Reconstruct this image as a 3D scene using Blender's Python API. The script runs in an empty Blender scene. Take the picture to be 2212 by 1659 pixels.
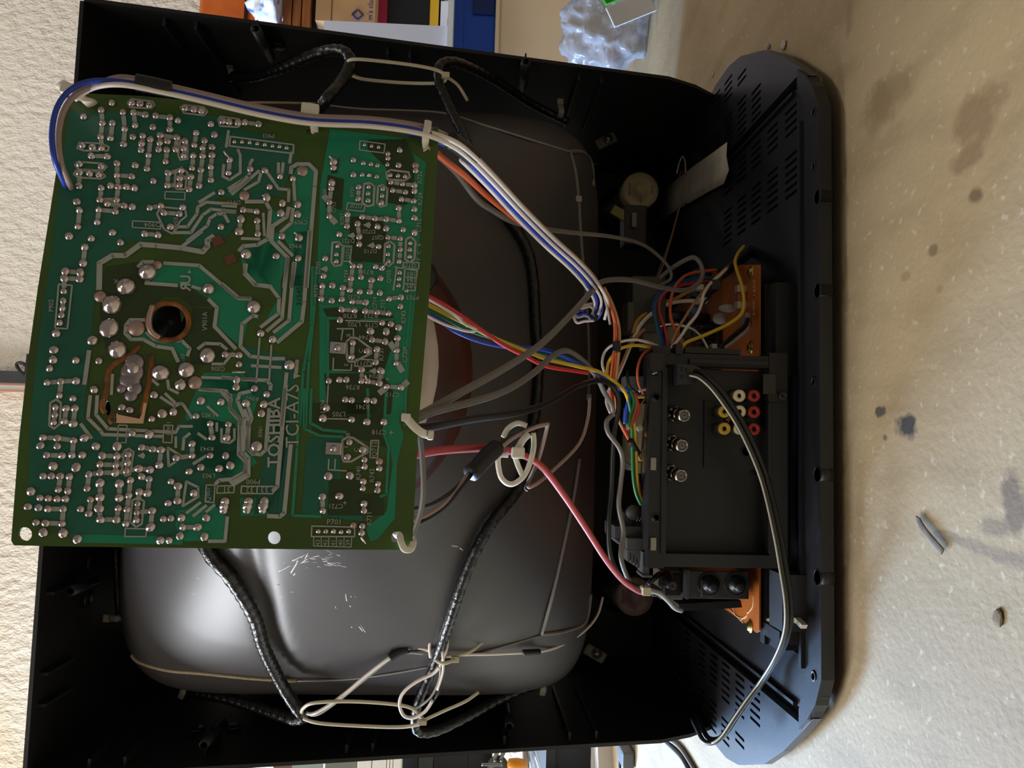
import bpy, bmesh, math, random
from mathutils import Vector, Matrix
random.seed(7)
SC = bpy.context.scene
COL = SC.collection
# ------------------------------------------------------------------ camera
F = 1600.0
def _n(v):
    v = Vector(v); v.normalize(); return v
AY = _n((-120, -103, 1600))                    # world Y (into the set) in upright camera axes (right, down, forward)
AX = Vector((1, .027, 0)); AX.z = -(AX.x*AY.x + AX.y*AY.y)/AY.z; AX.normalize()
AD = AY.cross(AX)                              # world down
CAM = Vector((-.055, -.845, .325))
def cam2world(v):
    v = Vector(v); return Vector((v.dot(AX), v.dot(AY), -v.dot(AD)))
def ray(px, py):
    return cam2world((829.5-py, px-1106, F))
RIGHT, DOWN, FWD = cam2world((1,0,0)), cam2world((0,1,0)), cam2world((0,0,1))
cd = bpy.data.cameras.new('camera'); cam = bpy.data.objects.new('camera', cd); COL.objects.link(cam)
cd.sensor_width = 36; cd.lens = F/2212*36; cd.clip_start = .02
m = Matrix.Identity(4)
for i in range(3):
    m[i][0] = DOWN[i]; m[i][1] = RIGHT[i]; m[i][2] = -FWD[i]; m[i][3] = CAM[i]
cam.matrix_world = m
SC.camera = cam
# ------------------------------------------------------------------ world, light, exposure
w = bpy.data.worlds.new('world'); SC.world = w; w.use_nodes = True
bg = w.node_tree.nodes['Background']; bg.inputs[0].default_value = (1, .88, .74, 1); bg.inputs[1].default_value = .18
def area(name, loc, target, sx, sy, power, color):
    l = bpy.data.lights.new(name, 'AREA'); l.shape = 'RECTANGLE'; l.size = sx; l.size_y = sy; l.energy = power; l.color = color
    o = bpy.data.objects.new(name, l); COL.objects.link(o); o.location = loc
    o.rotation_euler = (Vector(target)-Vector(loc)).to_track_quat('-Z', 'Y').to_euler()
    return o
area('window_daylight', (-1.5, 1.24, .9), (-.38, -.25, .0), .8, .7, 270, (.36, .6, 1))
area('added_side_light', (-2.3, .15, 1.95), (-.2, 0, .45), 1.1, 1.0, 88, (.92, .95, 1))  # added light from the left, put in to brighten the picture tube
area('ceiling_lamp', (.85, .05, 2.3), (.45, 1.3, .4), .9, .25, 12, (1, .95, .88))
area('garage_opening', (-1.35, -1.3, 2.5), (-.15, 0, .45), 1.5, 1.2, 20, (1, .92, .82))
vs = SC.view_settings; vs.view_transform = 'Standard'; vs.look = 'None'; vs.gamma = 1; vs.exposure = 0.0; vs.use_curve_mapping = False
# ------------------------------------------------------------------ measuring helpers: a photo pixel plus its real plane give a point in the room
def P(px, py, Y):
    r = ray(px, py); return CAM + r*((Y-CAM.y)/r.y)
def PZ(px, py, z):
    r = ray(px, py); return CAM + r*((z-CAM.z)/r.z)
def PX(px, py, x):
    r = ray(px, py); return CAM + r*((x-CAM.x)/r.x)
def depth(p): return (Vector(p)-CAM).dot(FWD)
# ------------------------------------------------------------------ materials
def lin(c):
    return tuple(((v/255)/12.92 if v/255 <= .04045 else ((v/255+.055)/1.055)**2.4) for v in c) + (1,)
MATS = {}
def mat(name, c, rough=.5, metal=0, c2=None, scale=40, bump=0, bscale=200, spec=.5, detail=4, lo=.35, hi=.65, alpha=1, trans=0, emit=0, stretch=None, coat=0):
    if name in MATS: return MATS[name]
    M = bpy.data.materials.new(name); M.use_nodes = True; nt = M.node_tree; b = nt.nodes['Principled BSDF']
    b.inputs['Base Color'].default_value = lin(c); b.inputs['Roughness'].default_value = rough; b.inputs['Metallic'].default_value = metal
    b.inputs['Specular IOR Level'].default_value = spec
    b.inputs['Alpha'].default_value = alpha; b.inputs['Transmission Weight'].default_value = trans
    b.inputs['Coat Weight'].default_value = coat
    tc = nt.nodes.new('ShaderNodeTexCoord'); src = tc.outputs['Object']
    if stretch:
        mp = nt.nodes.new('ShaderNodeMapping'); mp.inputs['Scale'].default_value = stretch; nt.links.new(src, mp.inputs[0]); src = mp.outputs[0]
    if c2:
        n = nt.nodes.new('ShaderNodeTexNoise'); n.inputs['Scale'].default_value = scale; n.inputs['Detail'].default_value = detail
        r = nt.nodes.new('ShaderNodeValToRGB'); r.color_ramp.elements[0].position = lo; r.color_ramp.elements[1].position = hi
        r.color_ramp.elements[0].color = lin(c); r.color_ramp.elements[1].color = lin(c2)
        nt.links.new(src, n.inputs[0]); nt.links.new(n.outputs[0], r.inputs[0]); nt.links.new(r.outputs[0], b.inputs['Base Color'])
    if bump:
        n = nt.nodes.new('ShaderNodeTexNoise'); n.inputs['Scale'].default_value = bscale; n.inputs['Detail'].default_value = 3
        bp = nt.nodes.new('ShaderNodeBump'); bp.inputs['Strength'].default_value = bump; bp.inputs['Distance'].default_value = .002
        nt.links.new(src, n.inputs[0]); nt.links.new(n.outputs[0], bp.inputs['Height']); nt.links.new(bp.outputs[0], b.inputs['Normal'])
    MATS[name] = M; return M
PLASTIC = mat('black_plastic', (27, 28, 31), .42, bump=.06, bscale=900, c2=(34, 35, 39), scale=14)
PLASTIC_IN = mat('black_plastic_matte', (19, 19, 21), .55, c2=(24, 24, 26), scale=10)
DARK = mat('black_rubber', (18, 18, 20), .45)
TAPE = mat('black_vinyl_tape', (16, 17, 20), .28, bump=.5, bscale=260, stretch=(1, 1, 1))
NYLON = mat('white_nylon', (226, 220, 204), .4)
SOLDER = mat('solder', (200, 198, 204), .2, 1, c2=(206, 188, 184), scale=160)
FLUX = mat('pale_copper_pad', (186, 160, 152), .35, .6)
STEEL = mat('steel', (150, 146, 142), .35, .9)
BRASS = mat('brass_screw', (190, 165, 95), .3, 1)
# ------------------------------------------------------------------ mesh helpers
def tag(o, label=None, cat=None, group=None, kind=None):
    if label: o['label'] = label
    if cat: o['category'] = cat
    if group: o['group'] = group
    if kind: o['kind'] = kind
    return o
def empty(name, loc, label=None, cat=None, group=None):
    o = bpy.data.objects.new(name, None); o.empty_display_size = .02; COL.objects.link(o); o.location = loc
    return tag(o, label, cat, group)
bpy_parents = {}
class MB:
    """collects shapes in world coordinates, then links ONE mesh object"""
    def __init__(s): s.v = []; s.f = []; s.sm = []
    def add(s, v, f, smooth=False):
        k = len(s.v); s.v += [tuple(p) for p in v]
        for q in f: s.f.append(tuple(i+k for i in q)); s.sm.append(smooth)
        return s
    def box(s, c, size, R=None):
        c = Vector(c); h = Vector(size)/2; R = R or Matrix.Identity(3)
        v = [c + R @ Vector((sx*h.x, sy*h.y, sz*h.z)) for sx in (-1,1) for sy in (-1,1) for sz in (-1,1)]
        return s.add(v, [(0,1,3,2),(4,6,7,5),(0,4,5,1),(2,3,7,6),(0,2,6,4),(1,5,7,3)])
    def bevbox(s, c, size, b, R=None):
        """box with chamfered edges along all axes"""
        bm = bmesh.new(); bmesh.ops.create_cube(bm, size=1)
        for v in bm.verts: v.co = Vector((v.co.x*size[0], v.co.y*size[1], v.co.z*size[2]))
        bmesh.ops.bevel(bm, geom=list(bm.edges), offset=b, segments=2, affect='EDGES', profile=.6)
        R = R or Matrix.Identity(3); bm.verts.index_update()
        s.add([Vector(c)+R@v.co for v in bm.verts], [[v.index for v in f.verts] for f in bm.faces]); bm.free(); return s
    def span(s, a, b):
        a, b = Vector(a), Vector(b); return s.box((a+b)/2, [abs(b[i]-a[i]) for i in range(3)])
    def prism(s, poly, off):
        """polygon (3d points) extruded by vector off"""
        off = Vector(off); n = len(poly); v = [Vector(p) for p in poly] + [Vector(p)+off for p in poly]
        return s.add(v, [tuple(range(n))[::-1], tuple(range(n, 2*n))] + [(i, (i+1) % n, n+(i+1) % n, n+i) for i in range(n)])
    def lathe(s, base, axis, prof, seg=20, smooth=True):
        """prof = [(radius, distance along axis)]"""
        base = Vector(base); ax = Vector(axis).normalized(); u = ax.orthogonal().normalized(); w_ = ax.cross(u)
        v = []; f = []
        for r, h in prof:
            for k in range(seg):
                a = 2*math.pi*k/seg; v.append(base + ax*h + (u*math.cos(a)+w_*math.sin(a))*r)
        for i in range(len(prof)-1):
            for k in range(seg):
                f.append((i*seg+k, i*seg+(k+1) % seg, (i+1)*seg+(k+1) % seg, (i+1)*seg+k))
        if prof[0][0] > 1e-6: f.append(tuple(range(seg))[::-1])
        if prof[-1][0] > 1e-6: f.append(tuple(range((len(prof)-1)*seg, len(prof)*seg)))
        return s.add(v, f, smooth)
    def tube(s, pts, r, seg=8, sub=5, closed=False, flat=1.0, flatdir=None, raw=False):
        pts = [Vector(p) for p in pts]
        q = pts if raw else smooth_path(pts, sub, closed); n = len(q); v = []; f = []
        rr = r if isinstance(r, (list, tuple)) else None
        up = None
        for i, p in enumerate(q):
            t = (q[(i+1) % n if closed else min(i+1, n-1)] - q[i-1 if closed else max(i-1, 0)])
            if t.length < 1e-9: t = Vector((0,0,1))
            t.normalize()
            if up is None: up = (flatdir - t*flatdir.dot(t)).normalized() if flatdir else t.orthogonal().normalized()
            else:
                base = flatdir if flatdir else up
                u2 = base - t*base.dot(t)
                up = u2.normalized() if u2.length > 1e-6 else up
            sd = t.cross(up)
            R_ = r if rr is None else rr[0] + (rr[1]-rr[0])*i/max(1, n-1)
            for k in range(seg):
                a = 2*math.pi*k/seg; v.append(p + up*math.cos(a)*R_*flat + sd*math.sin(a)*R_)
        m_ = n if closed else n-1
        for i in range(m_):
            for k in range(seg):
                j = (i+1) % n
                f.append((i*seg+k, i*seg+(k+1) % seg, j*seg+(k+1) % seg, j*seg+k))
        if not closed: f += [tuple(range(seg))[::-1], tuple(range((n-1)*seg, n*seg))]
        return s.add(v, f, True)
    def build(s, name, M, parent=None, smooth=None):
        me = bpy.data.meshes.new(name)
        o = bpy.data.objects.new(name, me); COL.objects.link(o)
        c = Vector((0,0,0))
        if parent is None and s.v:
            xs = [Vector(p) for p in s.v]; lo = [min(p[i] for p in xs) for i in range(3)]; hi = [max(p[i] for p in xs) for i in range(3)]
            c = Vector(((lo[0]+hi[0])/2, (lo[1]+hi[1])/2, lo[2])); o.location = c
        elif parent is not None:
            o.parent = parent; c = world_loc(parent)
        me.from_pydata([tuple(Vector(p)-c) for p in s.v], [], s.f)
        me.polygons.foreach_set('use_smooth', [bool(x) if smooth is None else smooth for x in s.sm])
        me.validate(); me.update()
        bm = bmesh.new(); bm.from_mesh(me); bmesh.ops.recalc_face_normals(bm, faces=bm.faces); bm.to_mesh(me); bm.free()
        me.materials.append(M); return o
def world_loc(o):
    p = Vector((0,0,0))
    while o: p += o.location; o = o.parent
    return p
def smooth_path(p, sub=5, closed=False):
    n = len(p)
    if n < 3 and not closed: return [p[0].lerp(p[1], i/4) for i in range(5)]
    out = []
    for i in range(n if closed else n-1):
        if closed: a, b, c, d = p[i-1], p[i], p[(i+1) % n], p[(i+2) % n]
        else: a = p[max(i-1, 0)]; b = p[i]; c = p[i+1]; d = p[min(i+2, n-1)]
        # centripetal-ish catmull rom
        for k in range(sub):
            t = k/sub
            out.append(.5*((2*b) + (c-a)*t + (2*a-5*b+4*c-d)*t*t + (3*b-a-3*c+d)*t**3))
    if not closed: out.append(p[-1].copy())
    return out
def lettering(text, M, origin, xdir, ydir, h, parent=None, name='lettering', bold=0, thick=.00008, align='CENTER', lift=0):
    """flat print: text of cap height h laid in the plane (xdir, ydir), centred on origin"""
    cu = bpy.data.curves.new(name, 'FONT'); cu.body = text; cu.size = h/.7; cu.align_x = align; cu.align_y = 'CENTER'
    cu.offset = bold; cu.resolution_u = 2; cu.extrude = thick
    ob = bpy.data.objects.new(name, cu); COL.objects.link(ob)
    dg = bpy.context.evaluated_depsgraph_get(); me = bpy.data.meshes.new_from_object(ob.evaluated_get(dg))
    bpy.data.objects.remove(ob); bpy.data.curves.remove(cu)
    xd = Vector(xdir).normalized(); yd = Vector(ydir).normalized(); zd = xd.cross(yd)
    base = Vector(origin)+zd*lift
    c = world_loc(parent) if parent else Vector((0,0,0))
    for v in me.vertices: v.co = base + xd*v.co.x + yd*v.co.y + zd*v.co.z - c
    me.materials.clear(); me.materials.append(M); me.name = name
    return me
def link_mesh(name, me, parent):
    o = bpy.data.objects.new(name, me); COL.objects.link(o); o.parent = parent; return o
def join_meshes(name, meshes, M, parent):
    bm = bmesh.new()
    for me in meshes: bm.from_mesh(me)
    out = bpy.data.meshes.new(name); bm.to_mesh(out); bm.free()
    for me in meshes: bpy.data.meshes.remove(me)
    out.materials.append(M); return link_mesh(name, out, parent)
# ------------------------------------------------------------------ setting
def setting():
    # concrete floor: stains, spots and a crack have shapes of their own
    M = bpy.data.materials.new('concrete'); M.use_nodes = True; nt = M.node_tree; b = nt.nodes['Principled BSDF']; b.inputs['Roughness'].default_value = .75
    geo = nt.nodes.new('ShaderNodeNewGeometry'); L = nt.links.new
    def noise(s, d=5, st=None):
        n = nt.nodes.new('ShaderNodeTexNoise'); n.inputs['Scale'].default_value = s; n.inputs['Detail'].default_value = d; src = geo.outputs['Position']
        if st:
            mp = nt.nodes.new('ShaderNodeMapping'); mp.inputs['Scale'].default_value = st; mp.inputs['Rotation'].default_value = (0, 0, .6); L(src, mp.inputs[0]); src = mp.outputs[0]
        L(src, n.inputs[0]); return n.outputs[0]
    def ramp(x, stops):
        r = nt.nodes.new('ShaderNodeValToRGB'); e = r.color_ramp.elements
        while len(e) < len(stops): e.new(.5)
        for i, (p, c) in enumerate(stops): e[i].position = p; e[i].color = c
        L(x, r.inputs[0]); return r.outputs[0]
    def mix(a, c, fac, mode='MIX'):
        n = nt.nodes.new('ShaderNodeMix'); n.data_type = 'RGBA'; n.blend_type = mode
        L(fac, n.inputs[0]); 
        if isinstance(a, tuple): n.inputs[6].default_value = a
        else: L(a, n.inputs[6])
        if isinstance(c, tuple): n.inputs[7].default_value = c
        else: L(c, n.inputs[7])
        return n.outputs[2]
    col = ramp(noise(5, 6, (1, .5, 1)), [(.3, lin((146, 126, 96))), (.7, lin((166, 146, 112)))])
    col = mix(col, lin((130, 110, 80)), ramp(noise(26, 6, (1, .35, 1)), [(.48, (0,0,0,1)), (.72, (.5,.5,.5,1))]))
    col = mix(col, lin((186, 174, 150)), ramp(noise(120, 3), [(.62, (0,0,0,1)), (.7, (.5,.5,.5,1))]))
    def blot(px, py, rx, ry, c, strength, rough=.35):
        nonlocal col
        p = PZ(px, py, 0); d = depth(p)
        mp = nt.nodes.new('ShaderNodeMapping'); mp.vector_type = 'TEXTURE'; mp.inputs['Location'].default_value = p
        mp.inputs['Scale'].default_value = (ry*d/F*1.6, rx*d/F*2.1, 1)
        L(geo.outputs['Position'], mp.inputs[0])
        ln = nt.nodes.new('ShaderNodeVectorMath'); ln.operation = 'LENGTH'; L(mp.outputs[0], ln.inputs[0])
        n = noise(60, 5); ad = nt.nodes.new('ShaderNodeMath'); ad.operation = 'MULTIPLY_ADD'; ad.inputs[1].default_value = rough*4; L(n, ad.inputs[0]); L(ln.outputs['Value'], ad.inputs[2])
        sb = nt.nodes.new('ShaderNodeMath'); sb.operation = 'SUBTRACT'; L(ad.outputs[0], sb.inputs[0]); sb.inputs[1].default_value = rough*2
        col = mix(col, lin(c), ramp(sb.outputs[0], [(.55, (strength,)*3+(1,)), (1.0, (0,0,0,1))]))
    for a in [(1920,205,48,40,(120,98,68),.6),(1895,240,34,42,(122,100,70),.55),(2110,250,44,40,(112,90,62),.6),(2090,340,28,24,(112,90,62),.6),(1930,290,30,18,(140,116,84),.5),
              (2110,423,13,13,(92,70,48),.75),(2016,541,10,10,(100,78,54),.7),(1955,597,9,9,(130,106,76),.6),(2030,625,7,7,(130,106,76),.5),(1800,560,14,16,(142,120,90),.5),
              (2190,1080,22,50,(98,82,68),.8),(2150,1140,26,18,(104,88,72),.6),(2200,1212,40,13,(120,102,84),.6),(2150,1195,40,12,(122,104,84),.6),(2095,1176,36,10,(122,104,84),.6),(2045,1158,30,8,(118,100,82),.6)]: blot(*a)
    for a in [(1954,922,21,19,(52,50,50),.95,.5),(1900,888,12,9,(60,58,56),.9,.6),(1912,945,6,7,(80,76,70),.8,.5),(1835,40,10,26,(118,98,70),.5),(1870,330,20,30,(150,128,96),.4)]: blot(*a)
    L(col, b.inputs['Base Color'])
    bp = nt.nodes.new('ShaderNodeBump'); bp.inputs['Strength'].default_value = .25; bp.inputs['Distance'].default_value = .003; L(noise(180, 5), bp.inputs['Height']); L(bp.outputs[0], b.inputs['Normal'])
    o = MB().span((-3.2, -2.2, -.05), (2.6, 2.0, 0)).build('floor', M); tag(o, kind='structure')
    # broken-off debris on the floor
    def pebble(px, py, s, c, lab):
        p = PZ(px, py, 0); bm = bmesh.new(); bmesh.ops.create_icosphere(bm, subdivisions=2, radius=1)
        mb = MB(); bm.verts.index_update()
        mb.add([p + Vector((v.co.x*s[0]*random.uniform(.8,1.15), v.co.y*s[1]*random.uniform(.8,1.15), (v.co.z+.9)*s[2]*random.uniform(.85,1.1))) for v in bm.verts], [[v.index for v in f.verts] for f in bm.faces]); bm.free()
        tag(mb.build('debris_chip', mat('debris_%d' % px, c, .8)), lab, 'debris')
    pebble(1663, 101, (.003,.003,.0022), (150,148,140), 'small grey concrete crumb beside the right tray wing')
    pebble(1697, 97, (.005,.004,.0026), (168,162,148), 'pale concrete crumb lying beyond the right tray wing')
    pebble(2160, 1336, (.006,.004,.0015), (110,92,60), 'tan wood chip alone on the lit concrete floor')
    # a strip of dried leaf / peeled strip at the crack
    a = [PZ(1984,1118,.003), PZ(1985,1125,.003), PZ(2000,1150,.004), PZ(2036,1192,.003)]
    tag(MB().tube(a, .003, seg=8, flat=.25, flatdir=Vector((0,0,1))).build('dry_leaf', mat('dry_leaf', (120,106,90), .8, c2=(90,80,68), scale=90)), 'curled grey-brown dry leaf on the floor at the crack', 'leaf')
    tag(MB().tube([PZ(1792,1402,.0015), PZ(1800,1405,.003), PZ(1806,1408,.0015)], .0006).build('hair_wire', DARK), 'tiny black wire clipping on floor next to tray lip', 'wire clipping')
    # textured wall behind the set
    W = bpy.data.materials.new('knockdown_wall'); W.use_nodes = True; nt = W.node_tree; b = nt.nodes['Principled BSDF']; b.inputs['Roughness'].default_value = .8
    b.inputs['Base Color'].default_value = lin((214, 205, 190)); tc = nt.nodes.new('ShaderNodeNewGeometry')
    mp = nt.nodes.new('ShaderNodeMapping'); mp.inputs['Scale'].default_value = (1, 1, .6); mp.inputs['Rotation'].default_value = (0, .5, 0)
    n = nt.nodes.new('ShaderNodeTexNoise'); n.inputs['Scale'].default_value = 46; n.inputs['Detail'].default_value = 5; n.inputs['Roughness'].default_value = .6
    bp = nt.nodes.new('ShaderNodeBump'); bp.inputs['Strength'].default_value = .9; bp.inputs['Distance'].default_value = .018
    nt.links.new(tc.outputs['Position'], mp.inputs[0]); nt.links.new(mp.outputs[0], n.inputs[0]); nt.links.new(n.outputs[0], bp.inputs['Height']); nt.links.new(bp.outputs[0], b.inputs['Normal'])
    W2 = W.copy(); W2.name = 'knockdown_wall_peach'; W2.node_tree.nodes['Principled BSDF'].inputs['Base Color'].default_value = lin((210, 194, 170))
    xs = P(20, 838, 1.3).x
    tag(MB().span((xs, 1.3, 0), (2.6, 1.4, 2.4)).build('wall_back', W), kind='structure')
    tag(MB().span((-3.2, 1.3, 0), (xs, 1.4, 2.4)).build('wall_back_left', W2), kind='structure')
    # corner strip: aluminium edge, dark channel, hanging loop of cord
    t = empty('wall_channel', (xs, 1.28, 0), 'white metal and black channel strip running up the textured wall', 'wall channel')
    MB().span((xs-.006, 1.275, .9), (xs+.006, 1.3, 2.3)).build('edge_strip', mat('white_alu', (222,222,220), .3), t)
    MB().span((xs+.006, 1.27, .9), (xs+.012, 1.3, 2.3)).build('tan_strip', mat('tan_edge', (170,120,90), .6), t)  # solid tan strip between the white edge and the black channel
    MB().span((xs-.012, 1.27, .9), (xs-.006, 1.3, 2.3)).build('copper_edge', mat('tan_edge', (170,120,90), .6), t)
    MB().span((xs+.012, 1.26, .9), (xs+.045, 1.3, 2.3)).build('channel', PLASTIC, t)
    g = [P(x, y, 1.24) for x, y in [(70,820),(55,812),(42,800),(36,788),(42,783),(54,788),(60,800),(56,812)]]
    tag(MB().tube(g+[P(58,795,1.24), P(60,778,1.24), P(61,765,1.24)], .0045, seg=6).build('cord_loop', DARK), 'small black cord looped over the wall channel', 'cord')
    # partly opened garage door: header that limits the daylight
setting()
# ------------------------------------------------------------------ the television: cabinet shell with its chassis tray
XL, XR, ZB, ZT, YF = -.39, .39, .055, .735, .34
def rimY(z): return .02 + (z-ZB)/(ZT-ZB)*(-.078-.02)
TRAYP = mat('tray_plastic', (29, 30, 33), .38, bump=.06, bscale=900, c2=(38, 39, 43), scale=14, spec=.95)
tv = empty('television_cabinet', (0, 0, 0), 'open black plastic television cabinet seen from behind with vented tray', 'television cabinet')
def cabinet():
    T = .004
    for s, X in ((-1, XL), (1, XR)):
        poly = [(X, rimY(ZB)+.035, .019), (X, rimY(ZB)+.012, ZB-.004), (X, rimY(.09), .09), (X, rimY(ZT), ZT), (X, YF, ZT), (X, YF, .019)]
        sp = MB().prism(poly, (s*T, 0, 0)).build('side_panel', PLASTIC_IN, tv)
        # stiffening ribs on the inside
        if s < 0: ribs = [(205,1640,.045),(276,1640,.045),(750,1615,.06),(805,1615,.06),(1090,1600,.10),(1230,1590,.16),(1288,1588,.16)]
        else: ribs = [(330,12,.16),(395,12,.16),(830,75,.03),(880,80,.03),(1137,112,.03),(1262,128,.14),(1313,135,.14)]
        for px, py, l in ribs:
            p = PX(px, py, X-s*.004); y0 = rimY(p.z)+.012
            MB().span((X, y0, p.z-.0015), (X-s*.009, y0+l, p.z+.0015)).build('rib', PLASTIC, sp)
        # screw bosses
        for px, py in ([(440,1610),(1100,1570)] if s < 0 else [(552,62),(1136,133)]):
            p = PX(px, py, X-s*.012)
            bo = MB().lathe((p.x, p.y, p.z), (0, 1, 0), [(.0035,0),(.0055,0),(.006,.06),(.003,.06),(.003,.004),(.0035,0)], 14).build('screw_boss', PLASTIC, sp)
            MB().span((X, p.y+.004, p.z-.001), (p.x, p.y+.06, p.z+.001)).build('web', PLASTIC, sp)
        for px, py in ([(425,1575),(505,1570)] if s < 0 else [(600,100)]):
            p = PX(px, py, X-s*.001); MB().lathe(p, (-s, 0, 0), [(.009,0),(.008,.0016),(0,.0018)], 16).build('ejector_mark', PLASTIC, sp)
    tp = MB().prism([(XL, rimY(ZT), ZT), (XR, rimY(ZT), ZT), (XR, YF, ZT), (XL, YF, ZT)], (0, 0, T)).build('top_panel', PLASTIC_IN, tv)
    for px, py in [(122,1277),(110,1448),(100,1518)]:
        r = ray(px, py); q = CAM + r*((ZT-.004-CAM.z)/r.z); y0 = rimY(ZT)+.01
        MB().span((q.x-.0015, y0, ZT), (q.x+.0015, y0+.05, ZT-.008)).build('rib', PLASTIC, tp)
    b = PZ(152, 1277, ZT-.014)
    MB().lathe(b, (0, 1, 0), [(.0035,0),(.0055,0),(.006,.05),(.003,.05),(.003,.004),(.0035,0)], 14).build('screw_boss', PLASTIC, tp)
    for px, py in [(197,1217),(190,1293)]:
        MB().lathe(PZ(px, py, ZT-.001), (0, 0, -1), [(.01,0),(.009,.0016),(0,.0018)], 16).build('ejector_mark', PLASTIC, tp)
    # front bezel: four bars around the screen opening
    Y0, Y1 = YF, YF+.03
    bz = MB().span((XL-T, Y0, .004), (XL+.05, Y1, ZT+T)).span((XR-.05, Y0, .004), (XR+T, Y1, ZT+T)).span((XL+.05, Y0, ZT-.04), (XR-.05, Y1, ZT+T)).span((XL+.05, Y0, .004), (XR-.05, Y1, .17)).build('front_bezel', PLASTIC_IN, tv)
    # tray: wings with real vent slots
    bands = [(.25,.224),(.206,.180),(.163,.137),(.102,.075),(.059,.032),(.016,-.010),(-.028,-.054),(-.070,-.096),(-.113,-.139),(-.156,-.182)]
    Z0, Z1 = .012, .020
    def slab(name, outline, slots, M):
        """outline(y) -> (xmin, xmax); slots = list of (x, y0, y1): cut through as real holes"""
        mb = MB(); ys = sorted(set([y for s_ in slots for y in s_[1:]] + [-.225,-.21,-.19,-.17,-.15,-.125,-.106,-.085,-.06,-.044,-.037,-.02,.0,.05,.078,.096,.12,.18,.2,.3,.34]))
        hw = .0016
        for y0, y1 in zip(ys[:-1], ys[1:]):
            a0, b0 = outline(y0); a1, b1 = outline(y1)
            if b0-a0 < .0005 and b1-a1 < .0005: continue
            cut = sorted(x for x, p, q in slots if min(p, q) <= y0+1e-6 and max(p, q) >= y1-1e-6)
            L0 = [a0]; L1 = [a1]
            for x in cut: L0 += [x-hw, x+hw]; L1 += [x-hw, x+hw]
            L0.append(b0); L1.append(b1)
            for i in range(0, len(L0), 2):
                q = [(L0[i], y0), (L0[i+1], y0), (L1[i+1], y1), (L1[i], y1)]
                mb.prism([(x, y, Z0) for x, y in q], (0, 0, Z1-Z0))
        return mb.build(name, M, tv)
    edge = [(-.241,.2),(-.235,.2),(-.225,.262),(-.21,.285),(-.19,.303),(-.15,.336),(-.106,.366),(-.06,.386),(-.037,.396),(0,.404),(.05,.404),(.078,.398),(.1,.3935),(.34,.3935)]
    def ex(y):
        for (y0, x0), (y1, x1) in zip(edge[:-1], edge[1:]):
            if y0-1e-9 <= y <= y1+1e-9: return x0 + (x1-x0)*(y-y0)/(y1-y0)
        return edge[-1][1]
    GX = .291; GW = .007
    def gaps(s, band, xs): return [(s*x, band[0], band[1]) for x in xs]
    sl = []
    pit = .0077
    for i, bnd in enumerate(bands[:8]):
        y_mid = sum(bnd)/2
        for k in range(16):
            x = .303 + .002*(i < 5) + k*pit
            if x > ex(min(bnd))-.012 or x > ex(max(bnd))-.012: continue
            if i == 7 and k in (5, 6, 7, 8): continue
            if k in ((5, 6) if i < 5 else (6, 7)): continue
            sl.append((x, *bnd))
    wingL = [(-x, a, b_) for x, a, b_ in sl if not (a < -.06 and x > .345)]
    wingR = [(x, a, b_) for x, a, b_ in sl]
    slab('tray_wing', lambda y: (-ex(y), -max(ex(y), GX+GW) if ex(y) > GX+GW else -ex(y)) if ex(y) < GX+GW else (-ex(y), -GX-GW), wingL, TRAYP)
    slab('tray_wing', lambda y: (min(GX+GW, ex(y)), ex(y)), wingR, TRAYP)
    cs = []
    for i, bnd in enumerate(bands):
        for k in range(12):
            x = .272 - k*pit
            if k in (4, 5): continue
            if i in (0, 1, 2, 3, 4): continue
            cs.append((x, *bnd))
    cs += [(-.237, -.156, -.182)]
    slab('tray_floor', lambda y: (-min(GX-GW, ex(y)), min(GX-GW, ex(y))), cs, PLASTIC)
    for s in (-1, 1):   # channel bottoms that join wings and floor
        MB().span((s*(GX-GW), -.18, .006), (s*(GX+GW), .34, .0115)).build('tray_channel', PLASTIC_IN, tv)
        MB().span((s*(GX-GW), -.18, .02), (s*(GX-GW-.003), .34, .024)).build('channel_wall', PLASTIC, tv)
    # underside skirt so no light leaks under the slots
    MB().prism([(x, y, .0005) for x, y in [(-.24,-.20),(.24,-.20),(.32,-.12),(.37,-.03),(.37,.345),(-.37,.345),(-.37,-.03),(-.32,-.12)]], (0, 0, .0055)).build('base_plate', PLASTIC_IN, tv)
    # lip with screw holes
    lip = MB().prism([(x, y, .012) for x, y in [(-.246,-.232),(.246,-.232),(.270,-.221),(.287,-.206),(.301,-.190),(.284,-.190),(.262,-.2035),(-.262,-.2035),(-.284,-.190),(-.301,-.190),(-.287,-.206),(-.270,-.221)]], (0, 0, .0115)).build('tray_lip', PLASTIC, tv)
    MB().span((-.245, -.2035, .012), (.245, -.199, .0275)).build('lip_ridge', PLASTIC, lip)
    for py in (425, 628, 1025, 1247):
        p = PZ(1766, py, .0235)
        ho = MB().lathe((p.x, p.y, .0235), (0, 0, 1), [(.007,0),(.007,.0004),(.0062,.0004),(.0058,-.010),(0,-.010)], 18).build('screw_boss', PLASTIC_IN, lip)
        MB().lathe((p.x, -.2275, .0125), (0, 0, 1), [(.007,0),(.007,.0105),(0,.0106)], 16).build('bump', PLASTIC, lip)
    for py in (242, 360, 825, 1460):
        p = PZ(1758, py, .0235)
        MB().lathe((p.x, p.y, .0235), (0, 0, 1), [(.0045,0),(.0045,.001),(.0032,.001),(.0025,-.008),(0,-.008)], 12).build('small_hole', PLASTIC_IN, lip)
cabinet()

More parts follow.
